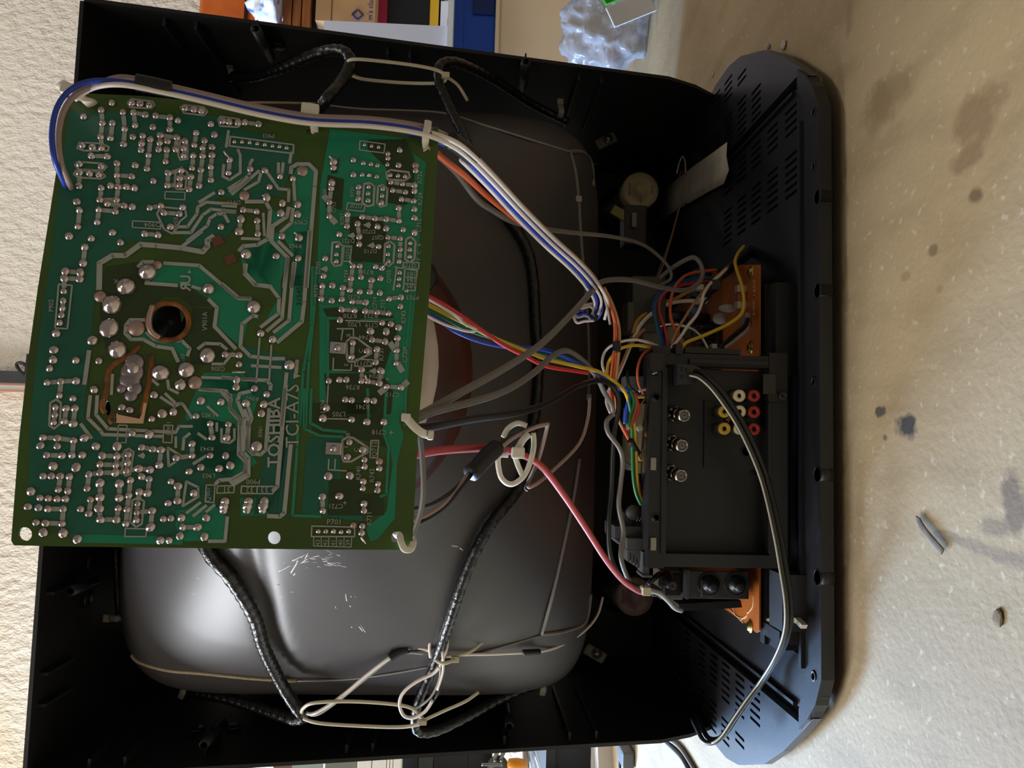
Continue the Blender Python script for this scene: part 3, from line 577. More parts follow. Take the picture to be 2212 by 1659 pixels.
    # ---------------- solder joints
    J = {1:"955,485 1125,485 1195,490 1275,505 865,545 1050,565 1140,565 1240,585 1330,595 1450,610 1520,635 1580,530 1655,540 1720,550 715,600 1890,635 1955,640 2030,655 2095,650 875,655 960,655 1065,705 1155,675 1305,690 1450,710 1800,665 1675,740 1830,755 860,770 945,785 1135,775 1220,765 1285,795 1370,760 1430,810 1510,780 1580,810 1745,805 1055,835 1210,830 1205,885 1365,825 1355,880 1425,885 1500,880 1570,870 1660,845 1730,870 1810,860 705,845 790,860 870,870 780,935 915,940 1270,930 1570,935 1650,935 1730,935 1810,930 1415,985 680,1005 865,1025 1000,1000 1155,1015 1255,1045 1640,1040 1715,1055 1800,1030 1550,1060 1435,1080 1535,1125 1630,1115 680,1075 765,1085 845,1095 1000,1100 1125,1110 1310,1150 1430,1185 1535,1185 1615,1220 1700,1190 1800,1140 675,1190 865,1210 945,1190 1010,1200 1080,1200 1150,1210 1890,1245 655,1325 680,1400 855,1310 920,1345 995,1310 1060,1360 1130,1370 1280,1380 1375,1360 1560,1375 1400,1420 1530,1430 845,1395 985,1410 830,1500 665,1540 955,1580 1455,1540 1885,1540 1235,1600 1350,1605 590,1620 770,1640 1965,975 1950,1080 2140,1040 2080,1395 2055,1475 2040,1575",
     2:"105,420,5 170,420,5 235,425,5 300,435,5 365,445,5 430,455,5 490,460,5 550,470,5 5,245 60,250 135,255 195,255 310,270 65,575 55,685 240,650 365,665 495,715 605,735 405,805 380,895,10 515,945,9 645,955,9 500,1030,9 645,1040,9 180,1000 295,1015 160,1080,10 300,1095 145,1185,10 305,1205 510,1225,9 655,1240,10 200,1385,13 460,1395 650,1415 1215,445,5 1275,455,5 1335,465,5 1515,490 950,590,9 950,640 1120,575 1205,600,6 1270,610,6 1325,620,6 1415,560,7 1415,520,6 1410,615,6 1505,620 1650,665 1120,700 1195,700,6 1255,705,6 1320,715,6 1435,705,6 1500,710,6 1560,715,6 935,770,9 930,815 1165,805,7 1160,905,7 1250,805,6 1245,860,6 1245,920,7 1370,820,6 1365,880,6 1360,940,7 1440,765,7 1540,780,7 1455,835,7 1565,850,7 1640,790 1640,840 1530,910,7 1635,925,7 915,935 1505,985 1640,995 915,1055 1070,1040 1065,1140 1195,1060 1305,1075 1400,1080 1510,1095 1640,1070 1155,1120 1325,1145 1400,1160 1545,1170 1640,1195 1000,1210 1170,1230 1415,1235,7 1520,1245,7 1170,1295 1335,1315 985,1310,6 975,1380,6 975,1440,6 1420,1310,6 1415,1380,6 1420,1440,6 1605,1285,6 1600,1340,6 1600,1400,6 1520,1340,7 1510,1440,7 880,1415 1115,1480 1175,1480 1310,1485 1365,1500 1515,1535,6 1510,1590,6 1505,1645,6 865,1565 1185,1575 1100,1585 1275,1600 1350,1585",
     4:"855,465 940,460 1030,480 1175,515 1090,500 1260,515 1345,525 1425,575 1525,560 1575,505,5 845,575 935,590 1020,580 1110,600 1225,605 1520,640 1020,665 1130,675 1220,680 1325,690 1420,700 1005,755 1365,780 1440,790 1505,820,9 1265,850,9 1400,855,9 1495,910 1280,925 1390,940 1115,950 1235,1020 1105,1070 1320,1005 1490,1015 1310,1115 1485,1125 1190,1180,9 1355,1190,9 910,1275 1000,1265 1060,1265 1190,1275 1245,1280 1340,1295,9 1405,1325 1525,1330 1050,1435 1105,1440 1235,1440 1295,1445 890,1505,9 860,1595,10 1105,1605,9 1235,1625,9 1380,1625,9 270,645,16 330,870,9 430,920,9 575,1140,13 35,1050,7 145,1055 145,1135 125,1265,9 120,1330,9 275,1340 380,1390 5,1455 205,1470,9 355,1475,9 335,1555,9 50,1640,9",
     6:"50,300,10 40,415,9 295,490,13 30,570 70,655,10 1085,455 1200,520,9 1070,580 1215,605 1215,665 1340,680 905,745,10 1090,740,10 1205,790 1200,850 1330,810 1325,865 855,920,9 1000,915,9 860,1040 1210,980,9 1210,1040 1195,1170 1190,1230 820,1215,6 885,1215,6 950,1215,6 1015,1220,6 1080,1215,6 215,1000,11 225,960,10 210,1035,9 350,1000,11 360,960,10 345,1035,9 15,1000,11 25,960,10 10,1035,9",
     3:"590,40,9 780,60 960,10 1235,20 1350,30 725,135,9 1030,95 710,270,9 560,340,9 685,350,9 550,400,9 680,405,9 545,510,7 540,590,7 535,655,7 525,715,7 510,780,7 1260,350,19 1075,470,19 955,625,20 930,825,20 1005,1010,20 1780,490,14 2100,195,13 1770,1060,18 1590,1180,18 1370,1205,18 1540,1310,13 790,930,11 480,870,9 460,1010,9 455,1095,9 650,1100,9 425,1170 405,1290 845,1105 805,1350,9 650,1275,9 520,1280 510,1400 625,1425 1315,1395,9 1385,1555,11 1480,1540,9 1715,1445,10 1885,1455,9 2100,1465,9 1675,1575 1295,1600 1795,1640 1950,1645 1920,1050 1140,1170,15 1120,1330,10 1040,1500 1110,1525 475,1500,7 470,1565,7 460,1630,7 565,1510 640,1510 550,1620 625,1640,9",
     5:"370,415 490,420 345,485 490,490 400,565 530,570 615,565 705,565,9 630,440 720,420,9 455,660,10 650,670,10 370,745 440,745 515,745 595,750 265,875,9 240,1005 345,930 415,935 490,940 560,940 500,860 580,870 330,1015 410,1025 540,1025 310,1140 390,1145 530,1150 370,1225,10 540,1230,10 660,1280,9 820,490,10 1000,490,10 875,570,9 1000,575,9 855,645 990,650 855,715,9 985,715,9 760,730 745,850 855,805,10 1020,810,10 855,925,10 1020,930,10 690,1025 845,1020,10 1010,1020 760,1065 775,945 860,1115,9 995,1115,9 1095,560 1090,630 1080,700 1210,500 1305,515 1375,520,9 1360,650,9 1185,680,9 1280,690,9 1505,590,9 1115,780 1100,910 1210,750 1275,770 1190,880,9 1260,890,9 1175,980,7 1170,1055,7 1165,1120 1075,1150 1085,1030 1300,1040,9 1285,1180,10 1130,380 1275,390,10 1290,260 1460,790 1520,830,9 1435,975 1515,955,9 1655,890,9 1395,1110 1460,1105 1550,1100,9 1760,1100,9 1560,1180 1685,1180,9 1370,1290,9 1445,1290 1535,1255,9 1745,1260,9 1640,470 1640,570 1615,705 1795,570 1915,570 1715,670,9 1870,680,9 1960,655,10 1810,415 1940,415 1795,295,10 1950,300,10 1905,1000,11 1915,960,11 1895,1035,9 2115,1000,11 2120,960,11 2110,1035,9"}
    pts = []
    for k in (3, 4, 6, 2, 1, 5):
        for it in J[k].split():
            a = [float(x) for x in it.split(',')]; px, py = TP(k, a[0], a[1]); r = a[2] if len(a) > 2 else 8
            if any((px-q[0])**2+(py-q[1])**2 < 36 for q in pts): continue
            pts.append((px, py, r))
    # silk bars between neighbouring joints: resistor and link symbols
    small = [p for p in pts if 6.5 < p[2] < 11]
    for i, a in enumerate(small):
        for b_ in small[i+1:]:
            dx, dy = b_[0]-a[0], b_[1]-a[1]; d = math.hypot(dx, dy)
            if 24 < d < 36 and (abs(dx) < 5 or abs(dy) < 6) and a[0] < 480 or (24 < d < 31 and (abs(dx) < 4 or abs(dy) < 4)):
                c = ((a[0]+b_[0])/2, (a[1]+b_[1])/2); u = (dx/d, dy/d); g = d*.5-9
                if g > 2: track(0, [(c[0]-u[0]*g, c[1]-u[1]*g), (c[0]+u[0]*g, c[1]+u[1]*g)], 9, sk, .00043)
    sk.build('silkscreen_print', SILK, bd)
    # a domed joint, shared mesh; local z = away from the board
    def dome(name, tip):
        prof = [(1.0,0),(.93,.28),(.72,.55),(.42,.74),(.2,.86 if tip else .8),(0,1.25 if tip else .83)]; v = []; f = []; n = 10
        for r, z in prof[:-1]:
            for k in range(n): a = 2*math.pi*k/n; v.append((r*math.cos(a), r*math.sin(a), z))
        v.append((.12 if tip else 0, -.1 if tip else 0, prof[-1][1])); 
        for i in range(len(prof)-2):
            for k in range(n): f.append((i*n+k, i*n+(k+1) % n, (i+1)*n+(k+1) % n, (i+1)*n+k))
        i = len(prof)-2
        f += [(i*n+k, i*n+(k+1) % n, len(v)-1) for k in range(n)]
        me = bpy.data.meshes.new(name); me.from_pydata(v, [], f); me.polygons.foreach_set('use_smooth', [True]*len(f)); me.materials.append(SOLDER); return me
    d1, d2 = dome('solder_joint', True), dome('solder_joint_low', False)
    RB = Matrix((BX, -BD if (BX.cross(-BD)).dot(BN) > 0 else BD, BN)).transposed()
    pts.sort(key=lambda p: -p[2]); rest = MB(); c0 = world_loc(bd)
    for i, (px, py, r) in enumerate(pts):
        q = B(px, py, .0003); rr = r*PXM*1.02; el = random.uniform(.95, 1.12); hz = rr*random.uniform(.75, 1.05)
        me = d1 if random.random() < .55 else d2
        rot = RB @ Matrix.Rotation(random.uniform(0, 6.28), 3, 'Z')
        MM = rot @ Matrix.Diagonal((rr*el, rr, hz))
        if i < 300:
            o = bpy.data.objects.new('solder_joint', me); COL.objects.link(o); o.parent = bd
            o.matrix_basis = Matrix.Translation(q-c0) @ MM.to_4x4()
        else:
            rest.add([q + MM @ v.co for v in me.vertices], [list(p.vertices) for p in me.polygons], True)
    o = rest.build('small_solder_joints', SOLDER, bd); o['kind'] = 'stuff'
    # flat tinned pads
    for k, x, y, r in [(3,1165,825,17),(3,855,555,12),(3,1665,1290,14),(2,685,670,12),(2,190,880,11),(3,1345,285,9),(2,1650,620,8),(2,1340+300,1190,8),(6,1340,620,8),(6,1120,1165,7)]:
        px, py = TP(k, x, y); MB().lathe(B(px, py, .0003), BN, [(r*PXM, 0), (r*PXM*.95, .0003), (0, .0006)], 16).build('tinned_pad', FLUX, bd)
    # clipped component leads
    ld = [(2,(915,540),(950,590)),(2,(340,875),(375,890)),(2,(615,1190),(650,1235)),(2,(15,500),(60,570)),(4,(1085,250),(1110,295)),(4,(1410,255),(1360,320)),(4,(1220,1225),(1245,1300)),(6,(1185,1265),(1225,1320)),(1,(1910,895),(1965,970)),(3,(1985,1200),(2095,1200))]
    for k, a, b_ in ld:
        A, Bb = TP(k, *a), TP(k, *b_); MB().tube([B(*A, .003), B((A[0]+Bb[0])/2, (A[1]+Bb[1])/2, .0025), B(*Bb, .0008)], 2.4*PXM, seg=6).build('clipped_lead', SOLDER, bd)
    # square heat-sink tabs soldered through
    for k, x, y in [(4,985,995),(6,950,510)]:
        px, py = TP(k, x, y); MB().bevbox(B(px, py, .0008), (26*PXM, .0016, 33*PXM), .0004, Matrix((BX, BN, BD)).transposed()).build('soldered_tab', SOLDER, bd)
        MB().lathe(B(px, py, .0012), BN, [(9*PXM,0),(8*PXM,.001),(4*PXM,.0017),(0,.0018)], 10).build('solder_blob', SOLDER, bd)
    # scorched cut-out and socket rim round the tube neck
    rim = []
    for a in range(25):
        t = a*2*math.pi/24; rim.append(B(hole_c[0]+42*math.cos(t)+(-4 if math.cos(t) < 0 else 0), hole_c[1]+40*math.sin(t), .0004))
    MB().tube(rim[:-1], 6*PXM, seg=8, closed=True, sub=2).build('scorched_hole_rim', BURN, bd)
    # socket barrel behind the hole
    q = B(*hole_c, -.002); prof = [(40*PXM,0),(37*PXM,.006),(35*PXM,.03)]
    MB().lathe(q, -BN, [(46*PXM,.0),(46*PXM,.024),(44*PXM,.024),(40*PXM,.0005),(46*PXM,.0)], 28).build('socket_barrel', mat('socket_black', (14,13,12), .5), bd)
    # blob of copper braid at the left of the rim
    MB().tube([B(330,660,.001), B(322,690,.002), B(326,715,.002), B(345,730,.001)], 6*PXM, seg=8).build('solder_crescent', FLUX, bd)
    # routed slot around the spark-gap (scorched edges) and the big blob beside it
    for k, pts_, wpx in [(3,[(1190,970),(1100,1060),(960,1150),(920,1240),(915,1330),(890,1440)],9),(3,[(1290,1050),(1290,1150),(1260,1350),(1210,1560),(1180,1600)],9),(3,[(880,1430),(870,1500),(900,1550)],8),(3,[(990,1560),(940,1590),(960,1640)],8)]:
        MB().tube([B(*TP(k, *p), .0002) for p in pts_], wpx*PXM*.7, seg=6, flat=.35, flatdir=BN).build('scorched_slot', BURN, bd)
    mb = MB()
    for x, y, r in [(1150,1120,20),(1130,1200,24),(1110,1270,22),(1040,1340,11),(1150,1340,16),(1120,1400,14)]:
        mb.lathe(B(*TP(3, x, y), .0003), BN, [(r*PXM,0),(r*PXM*.85,.0008),(r*PXM*.5,.0014),(0,.0017)], 14)
    mb.build('solder_blob', mat('solder_purple_grey', (150,140,146), .35, .8), bd)
    MB().prism([B(253,895,.0008), B(303,905,.0008), B(308,895,.0008), B(312,870,.0008), B(318,872,.0008), B(310,915,.0008), B(253,914,.0008)], BN*.001).build('bare_copper_edge', mat('bare_copper', (214,176,140), .4), bd)
    for a in [(470,520,24,17),(498,560,24,17)]:
        MB().bevbox(B(a[0], a[1], .0003), (a[2]*PXM*.8, .0006, a[3]*PXM*1.3), .0002, (Matrix((BX, BN, BD)).transposed()) @ Matrix.Rotation(.5, 3, 'Y')).build('glue_spot', mat('brown_glue', (104,66,44), .4), bd)
    # ---------------- lettering; reading direction 'u' = up the photo, 'f' = towards its left, 'n' = towards its right
    def word(tx, px, py, hpx, d, M=SILK, bold=0):
        q = B(px, py, .0005); ux = {'u': B(px, py-10, .0005)-q, 'f': B(px-10, py, .0005)-q, 'n': B(px+10, py, .0005)-q}[d]
        vy = BN.cross(ux)
        return lettering(tx, M, q, ux, vy, hpx*PXM, bd, bold=bold)
    L = [word('TOSHIBA', 593, 934, 25, 'u', bold=.00012), word('TCI-A7S', 633, 898, 27, 'u')]
    tri = MB().prism([B(634,818,.0005), B(634,806,.0005), B(650,812,.0005)], BN*.0001).build('warning_mark', SILK, bd)
    W = [('V901A',443,694,10,'u'),('P900',547,1040,10,'f'),('31',490,1057,12,'f'),('32',540,1057,12,'f'),('33',572,1057,12,'f'),('P701',722,1128,11,'n'),('43',687,1172,9,'u'),('42',703,1172,9,'u'),('41',720,1172,9,'u'),('40',736,1172,9,'u'),('39',752,1172,9,'u'),('Q712',809,970,10,'u'),('Q711',786,785,10,'f'),('R740',775,1022,10,'u'),('R742',804,1027,10,'u'),('R731',798,1120,10,'u'),('C721',725,1093,10,'f'),('C718',819,933,10,'f'),('L705',732,894,10,'f'),('L704',698,878,10,'u'),('R741',783,878,10,'f'),('C713',848,852,9,'f'),('D704',813,812,10,'f'),('R736',762,836,10,'f'),('R737',824,765,10,'u'),('C720',875,768,10,'u'),('R744',790,728,10,'f'),('L702',765,700,10,'f'),('C719',803,702,9,'f'),('R738',756,682,10,'f'),('R733',801,682,10,'f'),('R743',872,685,10,'u'),('P703',891,642,10,'f'),('183',889,592,10,'f'),('184',889,604,10,'f'),('185',888,617,10,'f'),('Q719',884,573,9,'f'),('R730',792,587,10,'f'),('D715',800,542,9,'f'),('D720',797,500,9,'f'),('D721',752,520,9,'f'),('QJ07',816,513,9,'f'),('R722',907,383,10,'u'),('R724',908,430,10,'u'),('C712',906,487,10,'u'),('R702',740,473,9,'u'),('R734',748,596,9,'u'),('C715',828,661,10,'u'),('C714',810,655,9,'u'),('R735',764,641,9,'f'),('Q705',840,597,9,'u'),('Q710',752,545,9,'u'),('E',904,560,8,'u'),('C',905,545,8,'u'),('B',906,529,8,'u'),('D705',688,578,9,'u'),('R739',683,628,9,'u'),('R962',638,531,9,'f'),('D911',505,437,9,'f'),('C909',650,480,9,'f'),('P903',580,293,9,'f'),('L902',449,896,9,'f'),('R943',447,969,9,'f'),('L903',451,1027,9,'f'),('R960',545,861,9,'f'),('R961',563,932,8,'u'),('GJ06',471,796,10,'f'),('R720',702,420,8,'u'),('C713',722,448,8,'u'),('Q720',769,445,8,'f'),('R721',761,414,8,'u'),('E',748,664+296+5,8,'u'),('B',752,938,8,'u'),('C',770,972,9,'u'),('B',753,724,9,'u'),('E',748,788,8,'u'),('C',780,758,9,'u'),('+',845,935,14,'n'),('+',873,752,12,'n'),('+',837,820,12,'n'),('+',745,1087,12,'n'),('K',250,607,9,'f'),('P902',111,660,9,'u'),('10',395,770,8,'u'),('Q903',380,484,9,'u'),('Q904',330,485,10,'f'),('Q907',450,1068,9,'u'),('D901',365,925,9,'u')]
    for x in W: L.append(word(*x))
    join_meshes('silkscreen_lettering', L, SILK, bd)
    join_meshes('etched_part_number', [word('21545375', 647, 627, 12, 'u', SILKD)], SILKD, bd)
    # recognised-component mark: backward R joined to U, built as strokes
    ul = MB()
    q = B(402, 604, .0005); ux = B(402, 594, .0005)-q; vy = BN.cross(ux); q2 = B(402, 620, .0005)
    join_meshes('approval_mark', [lettering('U', SILK, q, ux, vy, 20*PXM, bd, bold=.00012), lettering('R', SILK, q2, -ux, vy, 20*PXM, bd, bold=.00012)], SILK, bd)
    MB().prism([B(405,590,.00045), B(413,590,.00045), B(409,582,.00045)], BN*.00006).build('approval_mark', SILK, bd)
    # parts side, facing the tube
    for (px, py, s) in [(800,400,(.02,.02,.016)),(820,760,(.012,.02,.012)),(830,980,(.014,.022,.012)),(250,420,(.02,.014,.016)),(200,1000,(.02,.014,.02)),(600,1080,(.024,.014,.02)),(560,500,(.012,.02,.012))]:
        MB().bevbox(B(px, py, -.0016-s[1]/2), s, .001, Matrix((BX, BN, BD)).transposed()).build('component', mat('comp_dark', (40,40,46), .4), bd)
    for (px, py) in [(870,760),(850,560),(700,1090)]:
        MB().lathe(B(px, py, -.0017), -BN, [(.005,0),(.005,.014),(.0045,.015),(0,.015)], 16).build('capacitor', mat('cap_blue', (30,40,70), .4), bd)
board()
# ------------------------------------------------------------------ wires and cables
def wmat(n, c): return mat('wire_'+n, c, .38)
WH, BLU, BRN, ORG = wmat('white', (226,216,208)), wmat('blue', (34,64,170)), wmat('dusty_pink', (160,138,132)), wmat('orange', (206,92,48))
GRY, GRY2, BLK, RED = wmat('grey', (112,106,102)), wmat('light_grey', (150,148,146)), wmat('black', (18,18,20)), wmat('red', (196,46,48))
YEL, GRN, PRED, TAN, TEAL, VIO = wmat('yellow', (212,176,54)), wmat('green', (30,112,64)), wmat('dull_red', (176,66,66)), wmat('tan', (178,130,84)), wmat('teal', (34,96,104)), wmat('violet', (96,50,110))
HEAT = mat('heatshrink', (20,20,22), .5)
def wire(label, M, wpx, pts, name='wire', group=None, cat='wire', sub=5, seg=8):
    """pts: (px, py, Y) in the room, or (px, py, 's', lift) lying on the tube"""
    q = []
    for p in pts:
        q.append(S(p[0], p[1], p[3]) if p[2] == 's' else P(*p))
    d = sum(depth(x) for x in q)/len(q)
    return tag(MB().tube(q, wpx/2*d/F, seg=seg, sub=sub).build(name, M), label, cat, group)
def shift(pts, dx, dy, dY=0): return [(p[0]+dx, p[1]+dy, p[2]+dY) if p[2] != 's' else (p[0]+dx, p[1]+dy, 's', p[3]) for p in pts]
# loom along the top of the board, then down to the chassis
loop0 = [(150,420,-.525),(134,385,-.545),(118,345,-.556),(112,290,-.558),(122,235,-.558),(150,196,-.556),(195,176,-.552)]
loom = [(260,178,-.548),(340,192,-.544),(430,212,-.54),(560,243,-.535),(672,262,-.532),(800,268,-.527),(905,283,-.522),(965,305,-.51),(1010,335,-.495),(1065,390,-.47),(1125,455,-.43),(1190,520,-.38),(1245,570,-.33),(1280,610,-.28)]
wire('dark blue wire looping round the board corner tie into the loom', BLU, 9, loop0+shift(loom, 0, -2, .0)+[(1297,645,-.25),(1300,672,-.24),(1290,690,-.23)])
wire('dusty pink wire hugging the board edge behind the blue one', BRN, 10, shift(loop0, 14, 8, .004)[:]+shift(loom, 2, -11, .004)[:8]+shift(loom, 8, -6, .004)[8:]+[(1308,650,-.25),(1318,700,-.235)])
wire('white wire outermost in the loom over the board edge', WH, 9, [(160,215,-.55),(200,190,-.549)]+shift(loom, 0, 5, -.003)+[(1299,650,-.25),(1290,685,-.235)])
wire('cream wire in the loom with the long sheen below the heat shrink', WH, 9, [(900,279,-.52)]+shift(loom, 6, -4, -.004)[7:]+[(1312,650,-.25),(1306,690,-.235)])
wire('second blue wire running under the cream wire of the loom', BLU, 8, [(880,290,-.515)]+shift(loom, -8, 6, .004)[6:]+[(1290,650,-.245),(1283,688,-.23)])
wire('pale wire underneath the loom nearest the tube', WH, 8, shift(loom, -14, 10, .006)[8:]+[(1285,655,-.24),(1275,690,-.23)])
tag(MB().tube([P(294,178,-.5475), P(330,185,-.546), P(370,194,-.544)], .0034, seg=12).build('heat_shrink_sleeve', HEAT), 'black sleeve on the loom at the top of the board', 'sleeve')
tag(MB().tube([P(972,302,-.508), P(998,320,-.5), P(1022,340,-.491)], .0042, seg=12).build('heat_shrink_sleeve', HEAT), 'black sleeve on the loom past the board corner', 'sleeve')
# curled tail of the loom
wire('white loop curling back at the end of the loom', WH, 6, [(1283,690,-.235),(1265,682,-.232),(1248,685,-.23),(1243,678,-.228),(1255,668,-.228),(1275,662,-.226),(1284,672,-.225)])
wire('lower white loop curling under the end of the loom', WH, 6, [(1284,692,-.236),(1262,694,-.234),(1246,697,-.232),(1240,682,-.23),(1246,668,-.228),(1262,660,-.226),(1280,656,-.225)])
wire('blue loop curling at the end of the loom', BLU, 5, [(1281,688,-.237),(1262,678,-.236),(1250,682,-.235),(1245,672,-.234),(1262,672,-.233)])
tag(MB().tube([P(1276,682,-.24), P(1285,690,-.242), P(1290,682,-.24)], .0016).build('twist_tie', DARK), 'small black tie closing the curled wire ends', 'tie')
# orange pair from behind the board
wire('orange wire leaving the loom towards the chassis', ORG, 9, [(930,318,-.50),(960,345,-.49),(1005,380,-.475),(1060,430,-.44),(1125,482,-.40),(1200,535,-.34),(1265,590,-.29),(1305,630,-.25),(1322,672,-.235),(1332,720,-.22),(1332,770,-.215),(1326,830,-.21),(1324,880,-.205),(1340,915,-.20),(1362,955,-.19),(1380,985,-.18)])
wire('tan wire running beside the orange one through the black ring', TAN, 7, [(1305,622,-.26),(1322,655,-.24),(1336,700,-.225),(1338,745,-.222),(1333,800,-.216),(1330,850,-.212),(1336,905,-.205),(1358,945,-.19),(1384,995,-.18)])
wire('second orange wire to the left of the black ring', ORG, 6, [(1310,640,-.24),(1326,690,-.228),(1327,745,-.222),(1321,800,-.217),(1318,850,-.21),(1334,905,-.20)])
tag(MB().tube([P(1331,738,-.222), P(1332,748,-.222), P(1331,760,-.222)], .0034, seg=12).build('cable_ring', HEAT), 'black sleeve ring around the orange wires', 'sleeve')
tag(MB().tube([P(1362,952,-.196), P(1370,966,-.19), P(1378,980,-.186)], .003, seg=10).build('cable_sleeve', HEAT), 'short black sleeve on the orange wires by the tuner', 'sleeve')
wire('grey wire emerging behind the orange wire at the board', GRY, 9, [(935,325,-.48),(985,372,-.455),(1030,430,-.43),(1065,455,-.41),(1110,480,-.39),(1180,495,-.34),(1240,503,-.29),(1320,511,-.23),(1385,527,-.17),(1428,558,-.14),(1448,585,-.13),(1446,605,-.125),(1415,622,-.11),(1390,652,-.10),(1372,700,-.09),(1352,770,-.07)])
wire('grey coax arching from the board tie up to the chassis loop', GRY, 12, [(890,905,-.49),(930,885,-.47),(1000,845,-.44),(1090,795,-.40),(1170,742,-.36),(1240,672,-.31),(1285,622,-.27),(1310,606,-.25),(1365,605,-.21),(1425,620,-.17),(1478,627,-.15),(1508,612,-.14),(1518,588,-.135),(1508,562,-.135),(1488,558,-.135),(1440,588,-.12),(1402,630,-.10),(1376,690,-.08)], cat='cable')
wire('lighter grey coax with the hump in the middle of the tube', GRY, 12, [(885,912,-.50),(940,888,-.475),(1020,868,-.44),(1090,845,-.41),(1150,808,-.37),(1195,768,-.34),(1224,758,-.32),(1255,776,-.30),(1288,812,-.27),(1304,845,-.25),(1320,872,-.24),(1324,893,-.235),(1311,910,-.235),(1314,935,-.235),(1338,968,-.23),(1345,1000,-.225),(1340,1050,-.22),(1337,1095,-.215),(1347,1150,-.21),(1341,1200,-.21),(1352,1240,-.20),(1366,1266,-.19)], cat='cable')
wire('black coax lowest of the three leaving the board tie', BLK, 13, [(885,928,-.505),(940,920,-.48),(1020,905,-.45),(1110,893,-.41),(1180,872,-.36),(1245,835,-.31),(1290,822,-.27),(1318,830,-.25),(1334,855,-.24),(1336,885,-.235),(1328,930,-.23),(1324,980,-.225),(1321,1060,-.22),(1315,1130,-.22),(1318,1195,-.215),(1335,1240,-.21),(1362,1262,-.205),(1392,1272,-.20)], cat='cable')
wire('thick red high voltage wire crossing below the board', PRED, 15, [(880,985,-.46),(940,974,-.44),(1000,969,-.42),(1055,968,-.40),(1110,977,-.37),(1165,1003,-.34),(1215,1065,-.31),(1265,1140,-.28),(1310,1210,-.25),(1345,1253,-.22),(1375,1275,-.20),(1390,1280,-.195)], cat='cable')
# yoke leads
rb = [(905,632,-.40),(960,660,-.395),(1020,700,-.385),(1080,742,-.37),(1130,768,-.355),(1190,788,-.33),(1255,800,-.30),(1300,812,-.27),(1330,836,-.24)]
wire('red yoke lead of the twisted rainbow bundle', RED, 9, shift(rb, 2, 0, -.004)[:5]+[(1180,791,-.335),(1240,801,-.305),(1270,806,-.29)])
wire('yellow yoke lead of the twisted rainbow bundle', YEL, 9, [(905,648,-.39),(960,676,-.385),(1020,706,-.38),(1080,736,-.372),(1130,756,-.36),(1190,778,-.332),(1250,792,-.305),(1300,806,-.27),(1345,840,-.235),(1358,868,-.22)])
wire('green yoke lead of the twisted rainbow bundle', GRN, 8, [(905,658,-.385),(955,684,-.38),(1010,712,-.375),(1070,732,-.365),(1130,752,-.35),(1190,770,-.325),(1250,790,-.298),(1305,812,-.262),(1350,846,-.23),(1362,890,-.215)])
wire('blue yoke lead sagging below the rainbow bundle', BLU, 9, [(905,672,-.40),(945,690,-.395),(985,716,-.39),(1040,738,-.38),(1100,750,-.365),(1155,752,-.345),(1205,764,-.325),(1255,788,-.30),(1300,812,-.265),(1335,838,-.235),(1356,850,-.225)])
wire('white yoke lead doubling back in a point', WH, 6, [(905,632,-.405),(950,660,-.40),(985,682,-.398),(1003,700,-.396),(1029,712,-.394),(1012,716,-.394),(975,706,-.396),(945,694,-.40),(905,672,-.405)])
wire('pinkish white yoke lead beside the folded one', WH, 5, [(905,638,-.398),(955,664,-.395),(992,690,-.392),(1010,706,-.39)])
# ribbon of four colours at the tuner
rbn = [(1352,838,-.22),(1358,862,-.215),(1352,890,-.212),(1350,915,-.21)]
wire('blue strand of the short ribbon by the tuner', BLU, 10, shift(rbn, 0, 0))
wire('green strand of the short ribbon by the tuner', GRN, 10, shift([(1360,842,-.218),(1368,868,-.212),(1360,895,-.21),(1356,922,-.208)], 0, 0))
wire('olive strand of the short ribbon by the tuner', wmat('olive', (150,112,50)), 8, [(1366,850,-.214),(1374,872,-.209),(1367,900,-.207),(1358,926,-.206)])
wire('red strand of the short ribbon by the tuner', RED, 10, [(1370,850,-.212),(1378,880,-.206),(1370,905,-.204),(1354,928,-.204)])
wire('green wire dropping from the ribbon past the tuner', GRN, 8, [(1362,900,-.20),(1365,935,-.195),(1366,980,-.19),(1368,1030,-.185),(1374,1065,-.18),(1385,1090,-.175)])
wire('yellow wire dropping from the ribbon past the tuner', YEL, 9, [(1368,905,-.198),(1371,940,-.193),(1374,985,-.188),(1376,1035,-.183),(1380,1065,-.178),(1390,1093,-.174)])
wire('red wire ending the drop beside the tuner', RED, 8, [(1380,1045,-.178),(1386,1070,-.174),(1394,1094,-.17)])
# white wire pair and yellow loops at the ring
wire('white loop arching right from the black ring', WH, 6, [(1310,815,-.205),(1301,785,-.205),(1308,758,-.205),(1330,742,-.21),(1365,734,-.20),(1395,738,-.19),(1425,750,-.18),(1436,762,-.175)])
wire('yellow loop arching right from the black ring', YEL, 7, [(1311,815,-.20),(1314,785,-.20),(1326,765,-.205),(1342,752,-.208),(1370,746,-.20),(1398,749,-.19),(1420,756,-.182),(1446,768,-.175)])
wire('striped cream and dark lead slanting to the ring', TAN, 8, [(1332,815,-.20),(1345,785,-.195),(1360,750,-.18),(1375,728,-.16),(1392,712,-.14)])
wire('cream lead beside the striped one', WH, 4, [(1334,818,-.204),(1347,788,-.199),(1363,750,-.184)])
wire('orange loop at the left end of the jack panel', ORG, 6, [(1430,752,-.18),(1405,755,-.185),(1386,770,-.19),(1377,800,-.19),(1380,830,-.185),(1390,850,-.18)])
wire('white jumper plugged beside the jack panel', WH, 6, [(1380,845,-.186),(1392,842,-.186),(1406,840,-.186)])
wire('short yellow stub beside the jack panel', YEL, 6, [(1376,858,-.186),(1394,857,-.186)])
wire('tan stub beside the jack panel', TAN, 4, [(1376,884,-.186),(1386,872,-.184),(1395,860,-.182)])
